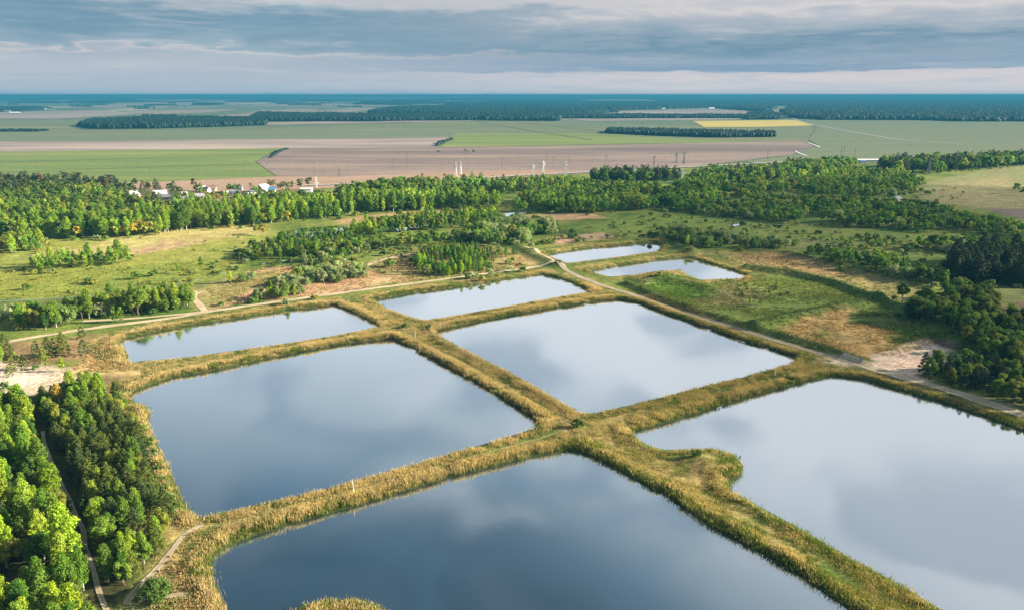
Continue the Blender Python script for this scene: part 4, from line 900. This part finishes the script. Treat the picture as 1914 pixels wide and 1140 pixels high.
def far_copses(n, seed):
    r = np.random.default_rng(seed); V, F, T = [], [], []; iv, fc = ICO; m = len(iv); k = 0
    for i in range(n):
        py = 183.0 + 24 * r.random() ** 1.7; px = r.uniform(-40, 1960); L = r.uniform(8, 90); 
        if px > 1000 and py > 188: continue
        for q in range(int(L / 1.1)):
            x, y = P([px + L * r.random()], [py + r.normal() * .12])[0]; rr = r.uniform(.5, 1.1) * 1.5 * y / FPX; hh = r.uniform(9, 18)
            V.append(iv * np.array((rr, rr * 2, hh * .55)) * (1 + .15 * r.normal(size=(m, 1))) + np.array((x, y, hh * .45))); F.append(fc + k * m); k += 1
            T.append(np.tile(np.array((0.02, 0.055, 0.045)) * r.uniform(.7, 1.3), (m, 1)))
    v = np.concatenate(V); f = np.concatenate(F); obj('distant_copses', link_mesh('distant_copses', v, f.ravel(), np.arange(len(f)) * 3, [M_NEEDLE], attr={'tint': np.concatenate(T)}), kind='stuff')
far_copses(90, 77)
M_TRACK = plain_mat('field_track_grass', (0.085, 0.11, 0.045), 0.95, 0.2, .05)
for pts, wd in [([(-60,306),(150,300),(330,295),(500,289)], 3.5), ([(-60,325),(150,318),(330,312),(490,307)], 3.0), ([(880,226),(960,240),(1060,256),(1110,263)], 5), ([(960,228),(1060,240),(1180,252)], 4), ([(-60,262),(300,257),(600,252)], 5), ([(550,286),(900,283),(1250,276)], 4), ([(700,300),(1000,296),(1300,286)], 3)]:
    ribbon('field_track', pts, wd, M_TRACK, 1.0, 0.6)

# ---- reeds and sedge on the banks
def reed_band():
    XS, YS = [], []
    for k, poly in PW.items():
        x0, y0 = poly.min(0) - 16; x1, y1 = poly.max(0) + 16; y0 = max(y0, 95); st = 1.05 if k in ('bottom', 'left', 'centre', 'right') else 1.35
        gx, gy = np.meshgrid(np.arange(x0, x1, st), np.arange(y0, y1, st))
        gx = (gx + rng.uniform(-.5, .5, gx.shape) * st).ravel(); gy = (gy + rng.uniform(-.5, .5, gy.shape) * st).ravel()
        fx, fy = proj(gx, gy, 0 * gx); ok = (fx > -40) & (fx < 1960) & (fy < 1230); gx, gy = gx[ok], gy[ok]
        s = sdf(poly, gx, gy); ok = (s > -2.6) & (s < 13); XS.append(gx[ok]); YS.append(gy[ok])
    a = rng.uniform(0, 6.28, 900); q = ISL_R * np.sqrt(rng.random(900)); XS.append(ISLAND[0] + 1.2 * np.cos(a) * q); YS.append(ISLAND[1] + np.sin(a) * q)
    return np.concatenate(XS), np.concatenate(YS)
rx, ry = reed_band(); rsd = pond_sd(rx, ry)
ok = (rsd > 0.6) & (rsd < 12.5)
rx, ry, rsd = rx[ok], ry[ok], rsd[ok]
n9 = fbm(rx, ry, 9, 71); n4 = fbm(rx, ry, 4, 83); fxp, fyp = proj(rx, ry, 0 * rx)
# where each bank is tall reed, green sedge or bare
green = sstep(0.50, 0.60, n9); edge = sstep(3.6, 1.2, rsd)
lush = inside([(1060,780),(1240,830),(1400,835),(1420,940),(1800,1160),(1560,1160),(1240,925),(1060,845)], fxp, fyp) | inside([(620,560),(1060,505),(1110,548),(1060,520),(700,575)], fxp, fyp)
far_pond = fyp < 533
right_bank = (fxp > 1500) & (fyp > 640)
dens = np.where(rsd < 4.5, 1.0, np.where(n4 > 0.42, 0.85, 0.35)); dens = np.where(far_pond, dens * 0.55, dens)
mid = (rsd > 6.5); dens = np.where(mid & (n9 > 0.47), dens * 0.30, dens)
for nme, pts, wd, m in ROADS:
    dens = np.where(dist_line(PP(pts), rx, ry) < wd * .5 + .6, 0, dens)
wood = inside([(0,745),(236,720),(262,775),(286,850),(316,930),(338,985),(310,1020),(240,1110),(200,1140),(0,1140)], fxp, fyp); dens = np.where(wood, 0.25, dens)
dens = dens * sstep(.26, .38, fbm(rx, ry, 5, 311, 3))
keep = rng.random(len(rx)) < dens; rx, ry, rsd, green, edge, lush, far_pond, right_bank, n4, fxp, fyp, wood = [a[keep] for a in (rx, ry, rsd, green, edge, lush, far_pond, right_bank, n4, fxp, fyp, wood)]
hgt = np.interp(rsd, [.6, 1.6, 3.0, 5.0, 8], [1.15, 1.6, 1.5, .8, .5]) * 0.86 * (0.55 + 0.9 * fbm(rx, ry, 6, 207, 3)); hgt = np.where(far_pond | right_bank, hgt * .75, hgt); hgt = np.where(wood, hgt * .8, hgt)
isg = rng.random(len(rx)) < np.clip(green * .55 + edge * .26 + lush * (.2 + .6 * edge) + right_bank * .3 + .5 * sstep(5, 7, rsd) * (rng.random(len(rx)) < .6), 0, .9); hgt = np.where(isg, hgt * .72, hgt)
# a reed must not stand so close to the near shore that it would cover water the photograph shows
tx_, ty2 = proj(rx, ry, height(rx, ry, rsd) + hgt * .85); cover = np.zeros(len(rx), bool)
for k, v in PONDS.items(): cover |= inside(np.array(v, float), tx_, ty2 + 1.0)
cover &= np.hypot((rx - ISLAND[0]) / 1.2, ry - ISLAND[1]) > ISL_R + 1.5
keep = ~cover; rx, ry, rsd, hgt, isg, lush, n4 = [a[keep] for a in (rx, ry, rsd, hgt, isg, lush, n4)]
rz0 = np.maximum(height(rx, ry, rsd), ZW - .1)
def blades(x, y, z, h, nb, wid, spread, c_low, c_top, bendy, r):
    n = len(x); N = n * nb
    bx = np.repeat(x, nb) + r.normal(size=N) * spread; byy = np.repeat(y, nb) + r.normal(size=N) * spread; bz = np.repeat(z, nb); bh = np.repeat(h, nb) * (0.7 + .45 * r.random(N))
    a = r.random(N) * 6.28; wx, wy = np.cos(a) * wid, np.sin(a) * wid; lx, ly = r.normal(size=N) * bendy * bh - .06 * bh, r.normal(size=N) * bendy * bh
    v = np.empty((N, 4, 3)); v[:, 0] = np.stack([bx - wx, byy - wy, bz], -1); v[:, 1] = np.stack([bx + wx, byy + wy, bz], -1)
    v[:, 2] = np.stack([bx + wx * 1.1 + lx, byy + wy * 1.1 + ly, bz + bh * .88], -1); v[:, 3] = np.stack([bx - wx * .5 + lx * 1.3, byy - wy * .5 + ly * 1.3, bz + bh], -1)
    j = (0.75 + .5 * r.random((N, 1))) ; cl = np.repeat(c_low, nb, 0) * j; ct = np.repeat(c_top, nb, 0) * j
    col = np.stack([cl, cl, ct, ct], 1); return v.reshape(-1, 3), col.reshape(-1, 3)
r9 = np.random.default_rng(99)
def make_reeds(name, m, nb, wid, low, top, bendy):
    if not m.any(): return
    k = (0.8 + .4 * n4[m])[:, None]; patch = fbm(rx[m], ry[m], 16, 123)[:, None]
    lo = np.array(low[0]) * (1 - patch) + np.array(low[1]) * patch; tp = np.array(top[0]) * (1 - patch) + np.array(top[1]) * patch
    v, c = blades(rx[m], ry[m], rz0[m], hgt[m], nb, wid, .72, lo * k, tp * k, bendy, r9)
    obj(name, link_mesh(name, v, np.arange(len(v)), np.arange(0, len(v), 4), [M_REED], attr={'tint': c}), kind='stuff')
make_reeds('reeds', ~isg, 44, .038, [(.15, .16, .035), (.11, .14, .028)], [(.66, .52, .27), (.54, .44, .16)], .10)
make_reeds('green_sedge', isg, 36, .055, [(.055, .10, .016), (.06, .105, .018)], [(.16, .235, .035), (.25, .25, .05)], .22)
print('reed clumps', len(rx))
TUFTS = [([(1200,556),(1290,532),(1400,512),(1560,535),(1700,584),(1790,634),(1612,676),(1430,628)], 1.5), ([(1330,474),(1480,474),(1740,536),(1640,560),(1400,503)], 2.2),
 ([(380,545),(480,503),(640,490),(1030,494),(760,530),(430,571)], 2.0), ([(130,695),(176,652),(205,628),(238,645),(240,680),(310,698),(240,722)], 1.0), ([(235,1118),(290,1072),(335,1000),(372,984),(348,1030),(350,1080),(372,1145),(180,1160)], .8),
 ([(0,560),(300,545),(450,500),(450,482),(200,500),(0,506)], 2.6), ([(255,770),(300,820),(330,900),(352,960),(320,960),(296,900),(268,830)], 1.0), ([(660,502),(740,472),(900,455),(1000,482),(960,503)], 2.4), ([(1165,520),(1240,508),(1330,535),(1280,560),(1200,550)], 1.2)]
gx_, gy_ = [], []
for poly, st in TUFTS:
    pw = PP(poly); x0, y0 = pw.min(0); x1, y1 = pw.max(0)
    a, b_ = np.meshgrid(np.arange(x0, x1, st), np.arange(y0, y1, st)); a = (a + rng.uniform(-.5, .5, a.shape) * st).ravel(); b_ = (b_ + rng.uniform(-.5, .5, b_.shape) * st).ravel()
    ok = inside(pw, a, b_) & (fbm(a, b_, 12, 301, 3) + .35 * rng.random(len(a)) > .62); gx_.append(a[ok]); gy_.append(b_[ok])
gx_, gy_ = np.concatenate(gx_), np.concatenate(gy_); gs = pond_sd(gx_, gy_); ok = gs > 1.5
for nme, pts, wd, m in ROADS: ok &= dist_line(PP(pts), gx_, gy_) > wd * .5 + .2
gx_, gy_, gs = gx_[ok], gy_[ok], gs[ok]; cc_ = cover_colour(gx_, gy_, gs) * (.75 + .6 * r9.random((len(gx_), 1)))
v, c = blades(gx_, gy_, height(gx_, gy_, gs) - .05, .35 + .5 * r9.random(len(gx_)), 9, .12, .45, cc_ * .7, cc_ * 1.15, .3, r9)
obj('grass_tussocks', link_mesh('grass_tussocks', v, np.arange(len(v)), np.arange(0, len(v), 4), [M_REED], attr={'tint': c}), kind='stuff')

# ------------------------------------------------------------------ pylons, poles, posts
def pylon(px, foot, top, arms, label, mat=M_STEEL, wide=1.0):
    q = P([px], [foot])[0]; d = math.hypot(q[1], H); h = (foot - top) * d / FPX / math.cos(math.atan(H / q[1])) * 1.0
    t = empty('power_pylon', (q[0], q[1], 0), rng.uniform(-.25, .25), label=label, category='pylon', group='lattice power pylons across the plain')
    b = .085 * h * wide; tp = .018 * h; s = max(.16, d * (.00045 if mat is M_STEEL and px > 900 else .00024)); m = MB()
    at = lambda z: b + (tp - b) * min(1, z / (h * .72)) ** .8 if z < h * .72 else tp
    lev = [0, .16, .30, .43, .54, .64, .72, .80, .88, .95]
    for sx in (-1, 1):
        for sy in (-1, 1):
            for z0, z1 in zip(lev[:-1], lev[1:]): m.bar((sx * at(z0 * h), sy * at(z0 * h), z0 * h), (sx * at(z1 * h), sy * at(z1 * h), z1 * h), s)
    m.build('leg_lattice', mat, t); m = MB()
    for z0, z1 in zip(lev[:-1], lev[1:]):
        a0, a1 = at(z0 * h), at(z1 * h)
        for sy in (-1, 1):
            m.bar((-a0, sy * a0, z0 * h), (a1, sy * a1, z1 * h), s * .6); m.bar((a0, sy * a0, z0 * h), (-a1, sy * a1, z1 * h), s * .6)
        for sx in (-1, 1):
            m.bar((sx * a0, -a0, z0 * h), (sx * a1, a1, z1 * h), s * .6); m.bar((sx * a0, a0, z0 * h), (sx * a1, -a1, z1 * h), s * .6)
    m.build('cross_bracing', mat, t)
    for zf, L in arms:
        m = MB(); 
        for sx in (-1, 1):
            m.bar((0, 0, zf * h), (sx * L * h, 0, zf * h), s * .9); m.bar((0, 0, zf * h + .045 * h), (sx * L * h, 0, zf * h), s * .7)
        arm = m.build('cross_arm', mat, t); m = MB()
        for sx in (-1, 1): m.bar((sx * L * h * .95, 0, zf * h - .05 * h), (sx * L * h * .95, 0, zf * h), s * .8, s * .8, 6)
        m.build('insulator', M_DARKSTEEL, arm)
    m = MB(); m.bar((0, 0, .95 * h), (0, 0, h), s, s * .5); m.build('earth_peak', mat, t)
A3 = [(.72, .12), (.82, .16), (.92, .10)]; A1 = [(.80, .16), (.95, .09)]
pylon(1056, 336, 303, A1, 'tall white pylon with splayed legs before the green strip, rightmost of the white trio', wide=1.25)
pylon(1015, 337, 302, A3, 'white pylon with three cross arms, middle of the white trio'); pylon(996, 334, 308, A3, 'shorter white pylon half hidden by trees, leftmost of the white trio')
pylon(861, 327, 302, A3, 'thin pale pylon at the ploughed field, right of a close pair'); pylon(852, 330, 304, A3, 'thin pale pylon at the ploughed field, left of a close pair')
pylon(1185, 341, 313, A3, 'white pylon with stacked arms before the dark belt'); pylon(1167, 341, 322, A1, 'low grey pylon left of the stacked white pylon', M_DARKSTEEL)
pylon(1273, 354, 317, A1, 'big pylon with dark legs rising from the wood', wide=1.3); pylon(1222, 313, 292, A3, 'faint pylon in the ploughed field, leftmost of three', M_DARKSTEEL)
pylon(1264, 305, 286, A3, 'faint pylon in the ploughed field, middle of three', M_DARKSTEEL); pylon(1278, 307, 284, A1, 'faint pylon in the ploughed field, rightmost of three', M_DARKSTEEL); pylon(1735, 326, 294, A1, 'pale pylon with wide legs on the far pasture', M_DARKSTEEL, 1.4)
def pole(px, foot, top, label, mat=M_POLE, group='poles across the far fields', arm=True):
    q = P([px], [foot])[0]; d = math.hypot(q[1], H); h = (foot - top) * d / FPX; r = max(.10, d * .00022)
    t = empty('utility_pole', (q[0], q[1], ground_z(q[0], q[1])), rng.uniform(-.3, .3), label=label, category='pole', **({'group': group} if group else {}))
    m = MB(); m.bar((0, 0, -.1), (0, 0, h), r, r * .7, 8); m.build('shaft', mat, t)
    if arm:
        m = MB(); m.bar((-.11 * h, 0, h * .90), (.11 * h, 0, h * .90), r * .7); m.bar((-.08 * h, 0, h * .97), (.08 * h, 0, h * .97), r * .6); m.build('cross_arm', mat, t)
        for sx in (-1, 1): m = MB(); m.bar((sx * .10 * h, 0, h * .90 + r), (sx * .10 * h, 0, h * .93 + r), r * .6, r * .4, 6); m.build('insulator', M_CONCRETE, t)
for px, f, tp in [(9,338,310),(58,314,303),(62,315,304),(112,338,322),(240,334,311),(282,336,314),(373,337,317),(457,329,306),(500,325,306),(588,330,303),(633,332,312),(636,332,316),(651,326,306),(735,318,298),(762,314,289),(838,308,298),(850,318,300),(938,316,296),(1022,308,284),(1035,316,294),(1063,310,292),(1133,311,292),(1434,298,282),(1438,298,282),(1572,293,274),(1577,293,275),(1598,292,277),(1898,386,378)]:
    where = 'bright crop field' if px < 510 else ('ploughed field' if px < 1300 else 'pale green field')
    near = 'near the village' if px < 300 else ('beyond the village' if px < 600 else ('beyond the birch stand' if px < 900 else ('by the pylons' if px < 1200 else 'beside the road')))
    pole(px, f, tp, f'thin dark pole in the {where} {near}', group=f'poles in the {where} {near}')
pole(367, 478, 450, 'wooden pole standing alone on the sunlit meadow', group=None); pole(448, 492, 476, 'short pole behind the meadow bushes', group=None); pole(648, 432, 404, 'pole beside the marsh pond', group=None)
def post(px, foot, h, label, lean):
    q = P([px], [foot])[0]; m = MB(); m.bar((0, 0, -.3), (lean * .6, 0, h * .6), .16, .13, 8); m.bar((lean * .6, 0, h * .6), (lean * 1.3, .05, h), .125, .09, 8); m.bar((lean * .6, 0, h * .62), (lean * .6 + .35, 0, h * .75), .06, .03, 6)
    o = m.build('dead_stump', plain_mat('bleached_wood', (.70, .66, .58), .9, .2, 3), label=label, category='stump'); o.location = (q[0], q[1], ground_z(q[0], q[1]))
post(662, 925, 4.2, 'bleached white snag among reeds on the front dike', -.25); post(1448, 702, 3.2, 'white post on the dike between the two right ponds', 0.0); post(776, 632, 3.5, 'thin pale snag near the lone gnarled pine', .1)

# ------------------------------------------------------------------ houses
def house(px, foot, wd, dp, hh, wall, roof, rot, label, group=None, rh=None, name='house', cat='house'):
    q = P([px], [foot])[0]; t = empty(name, (q[0], q[1], 0.1), rot, label=label, category=cat, **({'group': group} if group else {}))
    rh = .45 * dp if rh is None else rh; m = MB(); W, D = wd / 2, dp / 2
    m.add([(-W, -D, 0), (W, -D, 0), (W, D, 0), (-W, D, 0), (-W, -D, hh), (W, -D, hh), (W, D, hh), (-W, D, hh), (-W, 0, hh + rh * .97), (W, 0, hh + rh * .97)],
          [(0, 1, 5, 4), (2, 3, 7, 6), (1, 2, 6, 9, 5), (3, 0, 4, 8, 7), (3, 2, 1, 0)]); m.build('wall', wall, t)
    m = MB(); o = .5; e = rh * o / D; Wx = W + o
    for s in (-1, 1):
        m.add([(-Wx, s * (D + o), hh - e), (Wx, s * (D + o), hh - e), (Wx, 0, hh + rh), (-Wx, 0, hh + rh), (-Wx, s * (D + o), hh - e + .22), (Wx, s * (D + o), hh - e + .22), (Wx, 0, hh + rh + .22), (-Wx, 0, hh + rh + .22)],
              [(0, 1, 2, 3), (7, 6, 5, 4), (0, 4, 5, 1), (1, 5, 6, 2), (3, 7, 4, 0)])
    r = m.build('roof', roof, t)
    if cat == 'house': m = MB(); m.box(W * .3, W * .3 + .8, -.4, .4, hh + rh * .6, hh + rh + 1.1); m.build('chimney', M_BRICK, r)
    nw = max(2, int(wd / 3.5))
    for i in range(nw):
        x = -W + wd * (i + .5) / nw
        if i == nw // 2: m = MB(); m.box(x - .5, x + .5, -D - .06, -D + .02, 0, 2.1); m.build('door', M_WOOD, t); continue
        m = MB(); m.box(x - .6, x + .6, -D - .05, -D + .02, 1.0, 2.4); m.build('window', M_GLASS, t)
    for s in (-1, 1): m = MB(); m.box(s * W - .05 if s > 0 else -W - .05, s * W + .05 if s > 0 else -W + .05, -.6, .6, 1.0, 2.4); m.build('window', M_GLASS, t)
house(574, 369, 11, 9, 8.5, M_WHITE, M_ROOFW, .15, 'tall white block house beside the white cross monument', rh=.8)
house(581, 372, 9, 6, 3.2, M_WHITE, M_ROOFW, .2, 'low white annex before the tall white block', rh=1.0)
house(249, 372, 9, 8, 4.0, M_WHITE, M_ROOFW, 1.2, 'white gabled house at the west end of the village'); house(256, 373, 6, 6, 2.8, M_CREAM, M_ROOFW, .3, 'small cream annex against the white gabled house')
house(300, 368, 12, 7, 3.2, M_CREAM, M_ROOFW, .25, 'cream house under a big pale sheet roof'); house(310, 373, 16, 5, 2.6, M_GREYW, M_ROOFG, .05, 'long grey shed below the big pale roof', cat='shed')
house(493, 358, 10, 8, 3.8, M_WHITE, M_ROOFW, 1.0, 'white gabled cottage before the tall pines'); house(509, 359, 7, 5, 2.8, M_WHITE, M_ROOFB, .2, 'low cottage with blue front under the pines')
house(426, 360, 9, 7, 3.2, M_WHITE, M_ROOFR, .4, 'white cottage with brownish red roof in the village'); house(445, 357, 9, 6, 3.0, M_WHITE, M_ROOFG, .1, 'white cottage with grey roof in the village')
house(440, 365, 11, 6, 2.6, M_CREAM, M_ROOFG, .2, 'cream barn with weathered roof below the cottages', cat='shed'); house(377, 358, 8, 6, 3.0, M_WHITE, M_ROOFW, .3, 'small white house beyond the tall pine pair')
house(386, 360, 7, 6, 2.8, M_WHITE, M_ROOFG, -.3, 'small white house with dark roof, far row'); house(396, 358, 9, 7, 3.0, M_CREAM, M_ROOFR, .2, 'cream house with reddish roof, far row'); house(374, 373, 8, 6, 3.0, M_GREYW, M_ROOFG, .5, 'grey house with slate roof under the trees')
house(325, 382, 6, 4, 2.4, M_GREYW, M_ROOFB, .2, 'shed with bright blue roof in the gardens', cat='shed'); house(329, 386, 7, 5, 2.6, M_WHITE, M_ROOFW, .2, 'white shed below the blue roofed shed', cat='shed'); house(312, 392, 4, 4, 2.4, M_WHITE, M_ROOFW, .4, 'tiny white hut at the wood edge', cat='shed')
house(294, 378, 6, 4, 2.4, M_GREYW, M_ROOFW, .3, 'pale roofed shed among garden trees', cat='shed'); house(352, 377, 8, 5, 2.5, M_GREYW, M_ROOFG, .1, 'grey garden shed in the village middle', cat='shed'); house(345, 368, 6, 5, 2.6, M_WHITE, M_ROOFG, .8, 'white hut behind the dark garden trees', cat='shed'); house(476, 362, 8, 6, 2.8, M_GREYW, M_ROOFG, .3, 'grey cottage left of the white gabled cottage')
house(478, 369, 14, 5, 2.5, M_BRICK, M_ROOFW, .12, 'long brick shed with pale roof by the lane', cat='shed'); house(522, 370, 10, 5, 2.6, M_WHITE, M_ROOFW, .3, 'white shed by the lane under the pines', cat='shed'); house(546, 372, 8, 5, 2.5, M_GREYW, M_ROOFG, .2, 'grey shed by the lane near the block house', cat='shed'); house(591, 379, 12, 4, 2.2, M_WHITE, M_ROOFW, .05, 'low white shed under the block house', cat='shed')
house(1620, 303, 44, 9, 3, M_WHITE, M_ROOFW, .05, rh=1.2, label= 'long white farm hall with pale roof beside the wood', name='farm_hall', cat='hall'); house(1612, 305, 9, 6, 2.8, M_WHITE, M_ROOFB, .05, rh=1.0, label= 'blue roofed farm building before the white hall', name='farm_hall', cat='hall'); house(1676, 376, 6, 5, 2.4, M_WHITE, M_ROOFG, .4, 'white hut among pasture trees', cat='shed')
for i, px, py in [(0,8,208),(1,14,210),(2,28,213),(3,44,206),(4,58,207),(5,70,205),(6,84,206),(7,96,207),(8,33,205),(9,1080,193.5),(10,1092,193),(11,1180,204),(12,1240,205),(13,1270,203),(14,1330,204),(15,690,189),(16,930,190),(17,1375,192),(18,1010,205),(19,1540,196)]:
    where = 'the settlement at the picture edge' if px < 120 else 'the blue forest belt'
    house(px, py, 22 + 14 * (i % 3), 12, 4, M_GREYW, (M_ROOFW, M_ROOFG, M_ROOFW)[i % 3], .1 * (i % 5), f'tiny pale farm building far off in {where}', f'far farm buildings in {where}', name='farm_building', cat='building')
q = P([592], [352])[0]; t = empty('cross_monument', (q[0], q[1], .1), .2, label='white cross-shaped monument by the road at the village end', category='monument')
m = MB(); m.box(-1.0, 1.0, -1.0, 1.0, 0, .9); m.build('plinth', M_CONCRETE, t); m = MB(); m.box(-.75, .75, -.6, .6, .9, 12.0); m.build('column', M_WHITE, t); m = MB(); m.box(-2.6, -.76, -.5, .5, 4.6, 6.0); m.box(.76, 2.6, -.5, .5, 4.6, 6.0); m.build('cross_bar', M_WHITE, t)

# ------------------------------------------------------------------ low clouds added out of view towards the sun, to shade the right-hand woods
import bmesh
def shade_cloud(lobes, dens, alt):
    m, t = new_mat('shade_cloud_vapour'); vo = t.n('ShaderNodeVolumePrincipled'); vo.inputs['Color'].default_value = (1, 1, 1, 1); vo.inputs['Density'].default_value = dens
    om = t.n('ShaderNodeOutputMaterial'); t.l(vo.outputs[0], om.inputs['Volume']); b = bmesh.new()
    for px, py, rx_, ry_, rz_ in lobes:
        q = P([px], [py])[0]; c = Vector((q[0], q[1], 0)) + SUNV * (alt / SUNV.z)
        for v in bmesh.ops.create_icosphere(b, subdivisions=4, radius=1.0)['verts']:
            k_ = 1 + .5 * (fbm(np.array([v.co.x * 2 + px]), np.array([v.co.y * 2 + v.co.z * 3]), 1.0, 4, 3)[0] - .5)
            v.co = Vector((v.co.x * rx_ * k_, v.co.y * ry_ * k_, v.co.z * rz_ * k_)) + c
    me = bpy.data.meshes.new('cloud'); b.to_mesh(me); b.free(); me.materials.append(m); obj('cloud', me, kind='stuff')
shade_cloud([(1810, 640, 135, 90, 70)], 0.0042, 900.0)
shade_cloud([(1660, 400, 330, 240, 80)], 0.0026, 1300.0)

# ------------------------------------------------------------------ haze
m, t = new_mat('haze_air'); vo = t.n('ShaderNodeVolumePrincipled'); vo.inputs['Color'].default_value = (0.035, 0.20, 0.33, 1); vo.inputs['Density'].default_value = 1.4e-4; vo.inputs['Anisotropy'].default_value = 0.0
om = t.n('ShaderNodeOutputMaterial'); t.l(vo.outputs[0], om.inputs['Volume'])
hz = MB(); hz.box(-60000, 60000, -300, 60000, -5.0, 103.0); hz.build('haze', m, kind='stuff')
